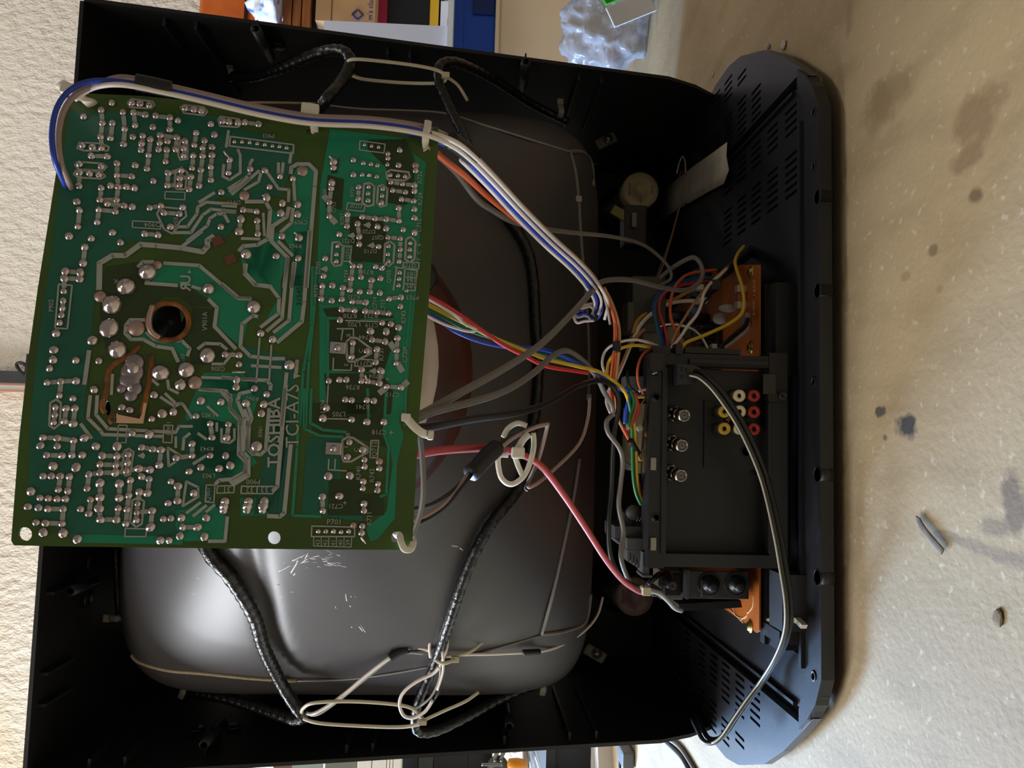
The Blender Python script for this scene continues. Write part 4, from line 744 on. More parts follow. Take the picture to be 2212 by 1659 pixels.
# fan of leads over the chassis
CH = -.12
wire('long yellow lead bowing out over the brown board', YEL, 8, [(1469,790,-.195),(1470,765,-.195),(1480,742,-.19),(1520,725,-.18),(1570,702,-.17),(1600,680,-.165),(1607,655,-.16),(1603,620,-.15),(1592,585,-.13),(1588,566,-.12),(1594,548,-.11),(1607,532,-.10)])
wire('white lead crossing the chassis in a long diagonal', WH, 7, [(1448,752,-.19),(1465,735,-.18),(1485,705,-.17),(1505,680,-.16),(1516,655,-.15),(1520,635,-.145),(1535,612,-.13),(1555,595,-.12),(1570,580,-.11)])
wire('brown lead beside the white diagonal', TAN, 6, [(1450,745,-.18),(1462,715,-.17),(1480,685,-.16),(1510,640,-.14),(1545,600,-.12),(1575,575,-.10)])
wire('orange lead arching over the chassis', ORG, 7, [(1477,752,-.17),(1462,720,-.16),(1448,680,-.15),(1452,635,-.135),(1468,606,-.12),(1495,590,-.11),(1548,583,-.10)])
wire('red lead arching beside the orange one', RED, 6, [(1443,752,-.17),(1438,715,-.16),(1424,670,-.14),(1430,640,-.13),(1455,622,-.12),(1495,612,-.11),(1540,606,-.10)])
wire('teal lead arching over the chassis', TEAL, 6, [(1430,750,-.168),(1418,700,-.15),(1414,665,-.14),(1430,635,-.125),(1465,615,-.115),(1510,604,-.105),(1545,598,-.10)])
wire('blue lead arching over the chassis', BLU, 6, [(1436,750,-.166),(1424,710,-.15),(1411,670,-.138),(1420,640,-.125),(1450,615,-.112),(1500,602,-.104),(1545,600,-.098)])
wire('amber lead with white connector behind the fan', wmat('amber', (186,138,40)), 9, [(1368,720,-.12),(1380,690,-.115),(1420,660,-.11),(1460,645,-.10),(1490,628,-.10),(1510,622,-.10)])
wire('cream lead with connector below the amber one', WH, 9, [(1370,730,-.12),(1385,700,-.118),(1415,672,-.113),(1450,655,-.105),(1485,650,-.10),(1512,652,-.10)])
wire('white and dark lead looping low over the boards', WH, 5, [(1420,706,-.11),(1450,700,-.12),(1490,708,-.14),(1515,728,-.16),(1530,755,-.175)])
wire('black lead running up the middle of the chassis', BLK, 5, [(1500,745,-.15),(1495,710,-.14),(1510,670,-.13),(1540,630,-.12),(1562,600,-.11)])
for k, (a, b_, c, M, nm) in enumerate([((1355,745),(1400,640),(1460,480),GRY,'grey'),((1362,740),(1410,625),(1466,455),TAN,'tan'),((1360,735),(1395,660),(1470,470),BLK,'black')]):
    wire(nm+' speaker lead climbing from the chassis to the masking tape', M, 4, [(a[0],a[1],-.06),((a[0]+b_[0])/2+4,(a[1]+b_[1])/2,-.02),(b_[0],b_[1],.03),(b_[0]+25,b_[1]-60,.07),(c[0],c[1],.12),(c[0]+4+k*4,c[1]-30,.14)])
wire('thin white wire loop above the masking tape', WH, 3, [(1462,375,.16),(1468,350,.16),(1475,338,.16),(1480,350,.155),(1481,372,.15)])
wire('red wire nub above the masking tape', RED, 3, [(1468,380,.15),(1472,371,.155),(1478,374,.15)])
# twisted strip under the ring, white and grey leads running down the left of the jack panel
wire('white lead winding down beside the light grey coax', WH, 6, [(1322,830,-.215),(1312,850,-.215),(1310,870,-.215),(1318,892,-.22)])
wire('black lead along the tuner edge', BLK, 6, [(1355,800,-.18),(1358,830,-.18),(1372,846,-.18),(1382,852,-.18)])
wire('thin blue lead fanning to the tuner', BLU, 4, [(1372,925,-.16),(1378,950,-.155),(1386,972,-.15)])
wire('thin teal lead fanning to the tuner', TEAL, 4, [(1342,990,-.17),(1360,1005,-.16),(1386,1012,-.15)])
wire('violet lead fanning to the tuner', VIO, 4, [(1376,888,-.16),(1380,910,-.155),(1388,925,-.15)])
wire('dull red lead fanning to the tuner', PRED, 4, [(1374,905,-.158),(1380,930,-.154),(1388,978,-.15)])
# bundle of dark cut strands above the brown board
def bundle():
    t = empty('cut_wire_bundle', P(1650,535,-.05), 'sheathed bundle of cut wire ends lying right of the chassis', 'wire bundle')
    cols = [BLK, RED, WH, BLK, BLU, TAN, BLK, GRY, BLK]
    MB().tube([P(1560,592,-.10), P(1590,568,-.09), P(1620,545,-.075)], .0055, seg=12).build('sheath', HEAT, t)
    for k, M in enumerate(cols):
        a = k*.7; dx, dy = 10*math.cos(a), 8*math.sin(a)
        MB().tube([P(1575+dx*.6,580+dy*.6,-.09), P(1610+dx,553+dy,-.075), P(1640+dx,530+dy,-.065), P(1655+dx*1.3,532+dy*1.3,-.06), P(1652+dx*1.4,545+dy*1.2,-.058)], .0011, seg=6).build('strand', M, t)
bundle()
# thin black and cream leads under the board
tied = [(880,1090,-.47),(930,1085,-.46),(975,1060,-.45),(1005,1035,-.44)]
wire('black lead upper of the group below the board', BLK, 8, [(890,1100,-.46),(930,1090,-.45),(970,1066,-.44),(1000,1038,-.43),(1022,1015,-.425),(1050,985,-.415),(1080,958,-.40),(1120,932,-.385),(1160,918,-.37)])
wire('cream lead in the group below the board', BRN, 9, [(888,1124,-.46),(925,1112,-.455),(960,1088,-.445),(990,1055,-.435),(1015,1020,-.427),(1045,992,-.418),(1078,970,-.405),(1110,945,-.39),(1150,925,-.375),(1180,917,-.365),(1182,922,-.36),(1170,970,-.35),(1158,1005,-.34),(1140,1045,-.33),(1150,1050,-.33),(1190,1020,-.30),(1250,960,-.26),(1270,905,-.24),(1274,860,-.23)])
wire('black lead lower of the group below the board', BLK, 8, [(890,1136,-.46),(930,1118,-.455),(965,1092,-.445),(1000,1050,-.435),(1025,1018,-.427),(1060,982,-.414)])
wire('grey lead hanging along the board lower edge', GRY, 12, [(905,925,-.50),(912,985,-.495),(915,1060,-.49),(908,1110,-.485),(890,1160,-.48)])
wire('black lead returning behind the strap end', BLK, 6, [(1182,925,-.355),(1165,985,-.345),(1148,1030,-.335),(1134,1052,-.33),(1142,1060,-.33)])
tag(MB().tube([P(1018,1022,-.43), P(1045,993,-.42), P(1072,968,-.408)], .0052, seg=12).build('heat_shrink_sleeve', HEAT), 'long black sleeve on the leads below the board', 'sleeve')
# white plastic cable anchor on the red wire
def anchor():
    t = empty('cable_anchor', P(1115,975,-.39), 'white plastic ring cable anchor clipped on the red wire', 'cable anchor')
    Yc = -.385
    MB().tube([P(1152,935,Yc), P(1153,965,Yc), P(1145,1000,Yc), P(1130,1030,Yc), P(1105,1046,Yc), P(1085,1035,Yc), P(1077,1010,Yc), P(1078,985,Yc), P(1098,983,Yc)], .0017, seg=8).build('ring', NYLON, t)
    MB().tube([P(1087,945,Yc), P(1098,925,Yc), P(1118,914,Yc), P(1138,920,Yc)], .0017, seg=8).build('hook', NYLON, t)
    MB().tube([P(1112,985,Yc), P(1120,1008,Yc), P(1130,1030,Yc)], .0017, seg=8).build('spoke', NYLON, t)
    MB().tube([P(1120,968,Yc), P(1130,950,Yc), P(1143,937,Yc)], .0022, seg=8).build('spoke', NYLON, t)
    MB().bevbox(P(1119,978,Yc-.004), (.007,.006,.008), .0012).build('clasp', NYLON, t)
anchor()
# white lead knot at the lower left of the tube
wire('white lead running from the tape wrap to the coil knot', WH, 8, [(640,1530,-.05),(670,1542,-.06),(700,1530,-.07),(745,1498,-.08),(790,1460,-.09),(840,1422,-.10),(870,1404,-.10),(900,1398,-.10),(930,1406,-.10)])
wire('grey lead running beside the white lead to the knot', GRY2, 6, [(645,1536,-.045),(680,1545,-.055),(720,1522,-.065),(790,1466,-.085),(845,1422,-.095),(880,1410,-.098),(915,1412,-.10)])
tag(MB().tube([P(842,1420,-.101), P(862,1408,-.101), P(882,1402,-.101)], .0042, seg=10).build('heat_shrink_sleeve', HEAT), 'black sleeve on the white lead left of the knot', 'sleeve')
wire('white knot loop standing up from the coil', WH, 7, [(930,1420,-.10),(928,1395,-.105),(936,1360,-.11),(950,1330,-.11),(962,1340,-.11),(966,1375,-.11),(964,1405,-.105),(950,1440,-.10)])
wire('dark knot loop behind the white one', GRY, 6, [(940,1425,-.095),(942,1385,-.10),(946,1345,-.105),(955,1325,-.105),(965,1350,-.105),(967,1400,-.10)])
wire('inner white strand of the knot', WH, 6, [(950,1345,-.112),(952,1375,-.112),(956,1410,-.11),(957,1450,-.10),(945,1490,-.09)])
wire('large white loop below the knot', WH, 8, [(950,1440,-.10),(935,1455,-.095),(900,1472,-.09),(872,1495,-.085),(863,1520,-.08),(872,1545,-.075),(893,1550,-.075),(918,1537,-.08),(935,1512,-.085)])
wire('grey strand dropping from the knot', GRY2, 6, [(952,1430,-.10),(950,1465,-.092),(935,1500,-.085),(915,1520,-.08),(895,1532,-.07)])
wire('black tipped strand dropping from the knot', BLK, 6, [(958,1440,-.098),(953,1475,-.092),(945,1500,-.088),(930,1520,-.08)])
wire('cream lead along the tube lower edge from knot to corner', WH, 6, [(965,1418,-.095),(1010,1414,-.09),(1060,1413,-.085),(1128,1410,-.07),(1170,1407,-.055),(1210,1395,-.03),(1260,1365,.0),(1290,1330,.02),(1302,1290,.03)])
tag(MB().tube([P(1130,1410,-.071), P(1148,1409,-.067), P(1165,1408,-.062)], .0032, seg=10).build('heat_shrink_sleeve', HEAT), 'black sleeve on the cream lead near the tube corner', 'sleeve')
# earth braid round the tube
BRAID = mat('earth_braid', (186,170,138), .6, c2=(150,134,104), scale=700)
GBRAID = mat('grey_braid', (120,114,108), .6)
wire('tan earth braid along the upper right edge of the tube', BRAID, 8, [(380,200,'s',.003),(440,192,'s',.003),(520,185,'s',.003),(600,185,'s',.003),(690,195,'s',.003)], 'earth_braid', cat='braid', seg=6)
wire('thin tension wire continuing the upper braid', GRY2, 5, [(690,196,'s',.003),(780,206,'s',.003),(870,224,'s',.003),(960,245,'s',.003),(1050,272,'s',.003),(1140,300,'s',.003),(1230,328,'s',.003)], 'tension_wire', seg=6)
wire('grey strap from braid junction over the tube corner', GBRAID, 9, [(1230,328,'s',.003),(1260,330,'s',.003),(1290,342,'s',.003),(1318,368,'s',.003)], 'earth_strap', cat='braid', seg=6)
wire('grey strap running straight down the tube from the junction', GBRAID, 8, [(1232,328,'s',.003),(1243,370,'s',.003),(1250,430,'s',.003),(1254,500,'s',.004),(1262,600,'s',.004),(1270,700,'s',.004),(1272,790,'s',.004),(1271,860,'s',.004)], 'earth_strap', cat='braid', seg=6)
wire('flat grey strap slanting across the lower part of the tube', GRY2, 8, [(1252,992,'s',.004),(1238,1080,'s',.004),(1215,1190,'s',.004),(1190,1300,'s',.004),(1170,1370,'s',.004)], 'earth_strap', cat='braid', seg=6)
wire('dark strap from the slanting strap to the tube corner', GBRAID, 8, [(1170,1370,'s',.003),(1220,1364,'s',.003),(1265,1342,'s',.003),(1300,1305,'s',.003)], 'earth_strap', cat='braid', seg=6)
wire('tan earth braid along the lower left edge of the tube', BRAID, 8, [(272,1430,'s',.004),(295,1438,'s',.004),(360,1448,'s',.004),(440,1455,'s',.004),(540,1465,'s',.004),(640,1471,'s',.004)], 'earth_braid', cat='braid', seg=6)
wire('thin tension wire continuing the lower braid', GRY2, 5, [(640,1471,'s',.003),(740,1468,'s',.003),(840,1456,'s',.003),(930,1440,'s',.003)], 'tension_wire', seg=6)
wire('dark tension wire from the knot to the slanting strap', GRY, 5, [(950,1430,'s',.003),(1030,1412,'s',.003),(1100,1393,'s',.003),(1170,1372,'s',.003)], 'tension_wire', seg=6)
for px, py in [(1250,430),(1271,858)]:
    tag(MB().bevbox(S(px, py, .005), (.007,.004,.007), .001).build('strap_knot', GRY2), 'small clamp on the straight strap, %s one' % ('upper' if py < 500 else 'lower'), 'clamp')
# degaussing coils (taped looms that follow the tube)
def coil(label, pts, wpx, closed=False):
    q = []
    for p in pts: q.append(S(p[0], p[1], p[3]) if p[2] == 's' else P(*p))
    d = sum(depth(x) for x in q)/len(q); r = wpx/2*d/F
    t = empty('degaussing_coil', q[len(q)//2], label, 'coil')
    path = smooth_path(q, 10)
    # spiral wrapped tape: radius ripples along the path
    mb = MB(); v = []; f = []; seg = 10; up = None; L = 0; n = len(path)
    fine = []
    for i in range(n-1):
        k = max(1, int((path[i+1]-path[i]).length/.0022))
        for j in range(k): fine.append(path[i].lerp(path[i+1], j/k))
    fine.append(path[-1]); n = len(fine)
    for i, p in enumerate(fine):
        tn = (fine[min(i+1, n-1)]-fine[max(i-1, 0)]).normalized()
        up = tn.orthogonal().normalized() if up is None else (up-tn*up.dot(tn)).normalized()
        sd = tn.cross(up)
        for k in range(seg):
            a = 2*math.pi*k/seg; rr = r*(1+.07*math.sin(i*1.57+a*.5)); v.append(p+(up*math.cos(a)+sd*math.sin(a))*rr)
    for i in range(n-1):
        for k in range(seg): f.append((i*seg+k, i*seg+(k+1) % seg, (i+1)*seg+(k+1) % seg, (i+1)*seg+k))
    f += [tuple(range(seg)), tuple(range((n-1)*seg, n*seg))]
    mb.add(v, f, True).build('taped_loom', TAPE, t); return t
coil('black taped coil loop arching around the upper half of the tube', [(497,165,.04),(540,166,.02),(600,150,-.02),(660,125,-.05),(710,110,-.07),(745,114,-.085),(757,140,-.09),(735,180,-.1),(705,215,-.12),(672,255,'s',.02),(600,330,'s',.012),(500,480,'s',.012),(420,700,'s',.012),(410,950,'s',.012),(420,1100,'s',.012),(450,1190,'s',.014),(500,1250,'s',.014),(548,1330,'s',.014),(570,1400,'s',.014),(610,1480,-.07),(642,1530,-.06),(656,1548,-.05),(630,1553,-.04),(560,1530,-.01),(480,1506,.02),(395,1492,.05)], 27)
coil('black taped coil loop lying over the lower half of the tube', [(1225,262,.06),(1150,225,.04),(1080,180,.0),(1020,148,-.04),(975,133,-.07),(948,146,-.085),(950,185,-.09),(970,230,-.09),(1000,290,-.1),(1040,380,'s',.012),(1090,460,'s',.01),(1135,530,'s',.01),(1152,600,'s',.01),(1157,700,'s',.01),(1163,780,'s',.01),(1160,860,'s',.01),(1150,930,'s',.01),(1138,1000,'s',.01),(1118,1060,'s',.012),(1065,1125,'s',.012),(1025,1195,'s',.012),(995,1270,'s',.012),(968,1350,'s',.012),(940,1430,-.09),(910,1500,-.07),(896,1550,-.06),(905,1580,-.05),(945,1578,-.04),(1010,1548,-.02),(1090,1505,.01),(1170,1475,.04)], 22)
tag(MB().tube([P(250,1185,.06), P(254,1260,.06), P(258,1335,.06)], .0045, seg=8).build('coil_section', TAPE), 'dark coil section hidden between tube top and cabinet', 'coil')
# nylon clips that hold the coils to the cabinet
for i, (px, py, Y, dx, dy, lab) in enumerate([(497,160,.045,0,26,'upper right side near the tan braid'),(1210,240,.05,0,26,'right side near the tube corner'),(1171,1488,.05,0,26,'left side near the tube corner'),(392,1494,.05,-6,28,'left side under the tan braid'),(250,1337,.05,26,3,'cabinet top by the tube')]):
    t = empty('coil_clip', P(px, py, Y), 'white nylon coil clip, '+lab, 'clip')
    MB().tube([P(px-dx*.5, py-dy*.5, Y-.006), P(px+3, py, Y-.012), P(px+dx*.5, py+dy*.5, Y-.006)], .0038, seg=8, flat=.4, flatdir=Vector((0,1,0))).build('strap', mat('grey_nylon', (140,134,122), .5), t)
    MB().bevbox(P(px-dx*.7, py-dy*.7, Y), (.009,.006,.008), .0012).build('foot', MATS['grey_nylon'], t)
# cable ties
def tie(label, pts, wpx, head, tail=None, M=NYLON, closed=False):
    q = [P(*p) for p in pts]; d = sum(depth(x) for x in q)/len(q); r = wpx/2*d/F
    t = empty('cable_tie', q[0], label, 'cable tie')
    MB().tube(q, r, seg=8, flat=.45, flatdir=Vector((0,1,0))).build('strap', M, t)
    if head: MB().bevbox(P(*head[:3]), (head[3],head[4],head[5]), .0008).build('head', M, t)
    if tail: MB().tube([P(*p) for p in tail], r*.9, seg=8, flat=.45, flatdir=Vector((0,1,0))).build('tail', M, t)
CREAM = mat('cream_nylon', (190,182,156), .45)
tie('long cream cable tie linking the coils on the right side', [(748,160,-.08),(747,138,-.09),(765,128,-.1),(830,133,-.1),(900,142,-.1),(945,152,-.1),(962,165,-.1),(955,178,-.09),(900,180,-.08),(830,176,-.08),(780,170,-.08),(756,160,-.08)], 8, (963,163,-.1,.006,.005,.008), [(965,166,-.1),(990,185,-.09),(1010,218,-.08)], CREAM)
tie('long cream cable tie linking the coils on the left side', [(650,1545,-.06),(655,1530,-.07),(680,1518,-.08),(760,1515,-.08),(850,1521,-.08),(890,1530,-.08),(905,1545,-.075),(915,1560,-.075),(870,1570,-.07),(780,1568,-.07),(690,1562,-.07),(655,1552,-.065)], 8, (912,1560,-.08,.005,.005,.009), [(915,1556,-.08),(960,1535,-.08),(1005,1515,-.08),(1034,1495,-.075)], CREAM)
tie('cream cable tie around the knot on the tube', [(940,1425,-.11),(955,1433,-.115),(975,1428,-.115),(983,1420,-.11)], 8, (983,1424,-.11,.006,.005,.008), [(985,1418,-.11),(1020,1405,-.1),(1050,1380,-.09)], CREAM)
tie('cream cable tie at the black connector by the heat sink', [(1385,1265,-.205),(1393,1278,-.208),(1400,1270,-.205)], 8, (1396,1277,-.21,.007,.006,.007), None, CREAM)
tie('grey cable tie holding the cord beside the brown board', [(1535,745,-.185),(1545,755,-.188),(1552,768,-.185)], 9, (1542,750,-.188,.006,.005,.005), None, mat('grey_tie', (150,148,142), .5))
# ties through the board
def bt(label, path, wpx, heads):
    t = empty('cable_tie', B(*path[0][:2], path[0][2]), label, 'cable tie')
    MB().tube([B(*p) for p in path], wpx/2*PXM, seg=10, flat=.35, flatdir=BN).build('strap', NYLON, t)
    for (px, py, h, s) in heads: MB().bevbox(B(px, py, h), s, .0007, Matrix((BX, BN, BD)).transposed()).build('head', NYLON, t)
bt('blurred white cable tie at the top corner of the board', [(200,226,.0),(188,216,.010),(168,202,.0165),(146,190,.0165),(130,181,.008)], 24, [(150,193,.018,(.0042,.003,.0062))])
bt('white cable tie with big head halfway along the board edge', [(680,288,-.002),(678,270,.004),(672,250,.006),(668,235,.004),(665,225,-.003)], 18, [(670,240,.005,(.0058,.004,.0075))])
bt('white cable tie at the board corner by the black sleeve', [(920,322,-.002),(919,305,.004),(921,285,.006),(924,270,.004),(925,262,-.002)], 17, [])
bt('white cable tie bowing from the right board edge', [(872,898,-.002),(880,905,.003),(895,922,.004),(912,935,.003),(928,940,-.003)], 19, [(877,902,.003,(.0035,.003,.004)),(930,940,.0,(.0042,.004,.0026))])
bt('white cable tie hooked through the bottom right board hole', [(853,1158,-.003),(862,1155,.002),(866,1170,.004),(874,1186,.004),(888,1186,.003),(893,1172,.0),(892,1165,-.004)], 15, [])
# mains cord
def cord():
    t = empty('power_cord', P(1475,810,-.2), 'black two-core power cord looping from the jack panel onto the floor', 'power cord')
    path = [(1497,806,-.215),(1515,811,-.225),(1540,832,-.23),(1568,868,-.23),(1600,918,-.228),(1632,985,-.225),(1655,1050,-.22),(1678,1150,-.228),(1692,1230,-.232),(1702,1300,-.232),(1700,1360,-.22),(1680,1415,-.19),(1650,1465,-.145),(1620,1505,-.13),(1590,1548,-.115),(1565,1585,-.1),(1545,1600,-.09),(1525,1597,-.08),(1512,1575,-.06),(1500,1550,.0)]
    MB().tube([P(x+5, y-3, Y) for x, y, Y in path], .0026, seg=10).build('core', BLK, t)
    MB().tube([P(x-4, y+4, Y-.001) for x, y, Y in path], .0024, seg=10).build('core', mat('cord_grey', (52,52,52), .25), t)
    MB().tube([P(x-7, y+5, Y-.003) for x, y, Y in path[:-3]], .0008, seg=6).build('printed_stripe', mat('cord_stripe', (176,170,150), .4), t)
    pl = MB().prism([P(1452,790,-.2), P(1488,793,-.2), P(1502,800,-.2), P(1502,814,-.2), P(1488,830,-.2), P(1452,834,-.2)], (0, -.016, 0)).build('plug', PLASTIC, t)
    for k, (x0, y0) in enumerate([(1464,797),(1474,797),(1484,800),(1464,812),(1474,814),(1486,812)]):
        p = P(x0, y0, -.216); MB().bevbox(p, (.004, .002, .0022), .0005).build('grip_rib', DARK, pl)
cord()
# ------------------------------------------------------------------ chassis: jack panel, boards, tuner, flyback
PY = -.195
ABS = mat('jack_panel_black', (22,23,24), .5, c2=(27,27,29), scale=12)
def panel():
    t = empty('jack_panel', P(1700,1000,PY), 'black plastic rear jack panel standing on the tray', 'jack panel')
    def bar(x0, y0, x1, y1, Ya, Yb, name='frame_bar', M=ABS, par=t):
        a = P(x0, y0, Ya); b_ = P(x1, y1, Ya)
        return MB().span((a.x, Ya, a.z), (b_.x, Yb, b_.z)).build(name, M, par)
    # outer frame, recessed plate
    bar(1405, 762, 1434, 1228, PY-.006, PY+.02); bar(1662, 762, 1702, 1228, PY-.004, PY+.02)
    bar(1434, 762, 1662, 795, PY-.003, PY+.02); bar(1434, 1196, 1662, 1228, PY-.006, PY+.02)
    bar(1434, 795, 1662, 1196, PY+.012, PY+.016, 'plate')
    # raised strip beside the F connectors, ridge line
    bar(1432, 795, 1438, 1196, PY-.008, PY+.0, 'ridge'); bar(1405, 762, 1433, 800, PY-.012, PY+.0, 'corner_post')
    bar(1490, 775, 1660, 790, PY-.006, PY+.0, 'ridge'); bar(1660, 850, 1700, 868, PY-.008, PY+0, 'latch')
    bar(1660, 870, 1664, 1196, PY-.006, PY, 'ridge'); bar(1522, 866, 1640, 868, PY+.010, PY+.012, 'ridge'); bar(1522, 866, 1524, 1010, PY+.010, PY+.012, 'ridge')
    bar(1460, 742, 1475, 765, PY-.006, PY+.02, 'tab'); bar(1480, 750, 1600, 766, PY-.002, PY+.02, 'tab'); bar(1412, 746, 1448, 766, PY-.004, PY+.02, 'tab')
    # openings of the left strip: window with coloured wires behind, screw holes
    w_ = bar(1410, 785, 1421, 813, PY-.0065, PY-.006, 'window', mat('hole_black', (6,6,7), .8))
    for k, M in enumerate([BLU, GRN, WH]): MB().tube([P(1410, 800+k*4, PY-.007), P(1420, 796+k*4, PY-.007)], .0006, seg=6).build('wire_glimpse', M, w_)
    for py in (858, 1118):
        MB().lathe(P(1417, py, PY-.006), (0,-1,0), [(.0028,.001),(.0042,.001),(.0042,0),(.0028,0),(.0028,.001)], 16).build('screw_hole', PLASTIC, t)
        MB().lathe(P(1417, py, PY-.0062), (0,-1,0), [(.0028,0),(0,.0002)], 14).build('hole', MATS['hole_black'], t)
    MB().lathe(P(1690, 855, PY-.008), (0,-1,0), [(.003,0),(.004,0),(.004,.003),(.0025,.003),(0,.001)], 14).build('screw_hole', PLASTIC, t)
    MB().lathe(P(1612, 975, PY+.0115), (0,-1,0), [(.0045,0),(.005,0),(.005,.001),(.004,.001),(.004,0)], 18).build('blank_ring', ABS, t)
    MB().lathe(P(1627, 1022, PY+.0115), (0,-1,0), [(.0025,0),(.0025,.0008),(0,.0008)], 12).build('blank_hole', MATS['hole_black'], t)
    for py in (1002, 1175):   # metal clips on the frame edge
        MB().bevbox(P(1411, py, PY-.008), (.011,.002,.005), .0005).build('metal_clip', STEEL, t)
    MB().bevbox(P(1662, 830, PY-.007), (.018,.001,.012), .0004).build('scuffed_label', mat('scuff', (34,34,35), .3, c2=(70,68,64), scale=140, lo=.6, hi=.75), t)
    # F connectors
    CHR = mat('nickel', (176,168,160), .22, 1); 
    for i, (bx, by, tx, ty) in enumerate([(1458,894,1480,898),(1454,957,1475,963),(1452,1021,1473,1028)]):
        a = P(bx-9, by-2, PY+.012); d = (P(tx, ty, PY-.016)-a).normalized(); lab = ('top','middle','bottom')[i]
        j = empty('coaxial_connector', a, None, None); j.parent = t; j.location = a - world_loc(t); j['label'] = 'nickel threaded coaxial connector'
        MB().lathe(a, d, [(.0075,0),(.0075,.008),(.0068,.0085)], 6, False).build('hex_nut', CHR, j)
        MB().lathe(a, d, [(.0062,.008),(.0062,.019),(.0055,.0193),(.0055,.0203),(.0062,.0207),(.0060,.026),(.0050,.0285),(.0045,.0285),(.0042,.0265),(0,.0265)], 20).build('barrel', CHR, j)
        MB().lathe(a+d*.0265, d, [(.0042,0),(.0042,.0006),(0,.0007)], 14).build('insulator', mat('grey_insul', (120,118,116), .5), j)
        MB().lathe(a+d*.027, d, [(.0007,0),(.0007,.0005),(0,.0005)], 8).build('socket', MATS['hole_black'], j)
    # phono sockets
    colr = {'w': mat('phono_white', (222,206,170), .4), 'r': mat('phono_red', (150,34,28), .4), 'y': mat('phono_yellow', (206,172,60), .4)}
    for i, (tx, ty, c) in enumerate([(1598,855,'w'),(1630,855,'r'),(1566,889,'y'),(1599,889,'w'),(1630,890,'r'),(1566,926,'y'),(1599,926,'w'),(1630,927,'r')]):
        a = P(tx-15, ty-1, PY+.012); d = (P(tx, ty, PY-.004)-a).normalized()
        j = empty('phono_socket', a); j.parent = t; j.location = a-world_loc(t); j['label'] = {'w':'white','r':'red','y':'yellow'}[c]+' phono socket'
        MB().lathe(a, d, [(.0055,0),(.0055,.013),(.005,.0135)], 18).build('collar', mat('phono_shell', (96,86,66), .4, .4), j)
        MB().lathe(a+d*.0128, d, [(.0055,0),(.0055,.003),(.0045,.0036),(.0022,.0036),(.0022,.001),(0,.001)], 18).build('insert', colr[c], j)
        MB().lathe(a+d*.0138, d, [(.0021,0),(0,.0003)], 12).build('hole', MATS['hole_black'], j)
    MB().lathe(P(1574, 906, PY+.011), (0,-1,0), [(.0038,0),(.0034,.0022),(0,.003)], 12).build('panel_screw', mat('copper_screw', (196,128,84), .3, 1), t)
panel()
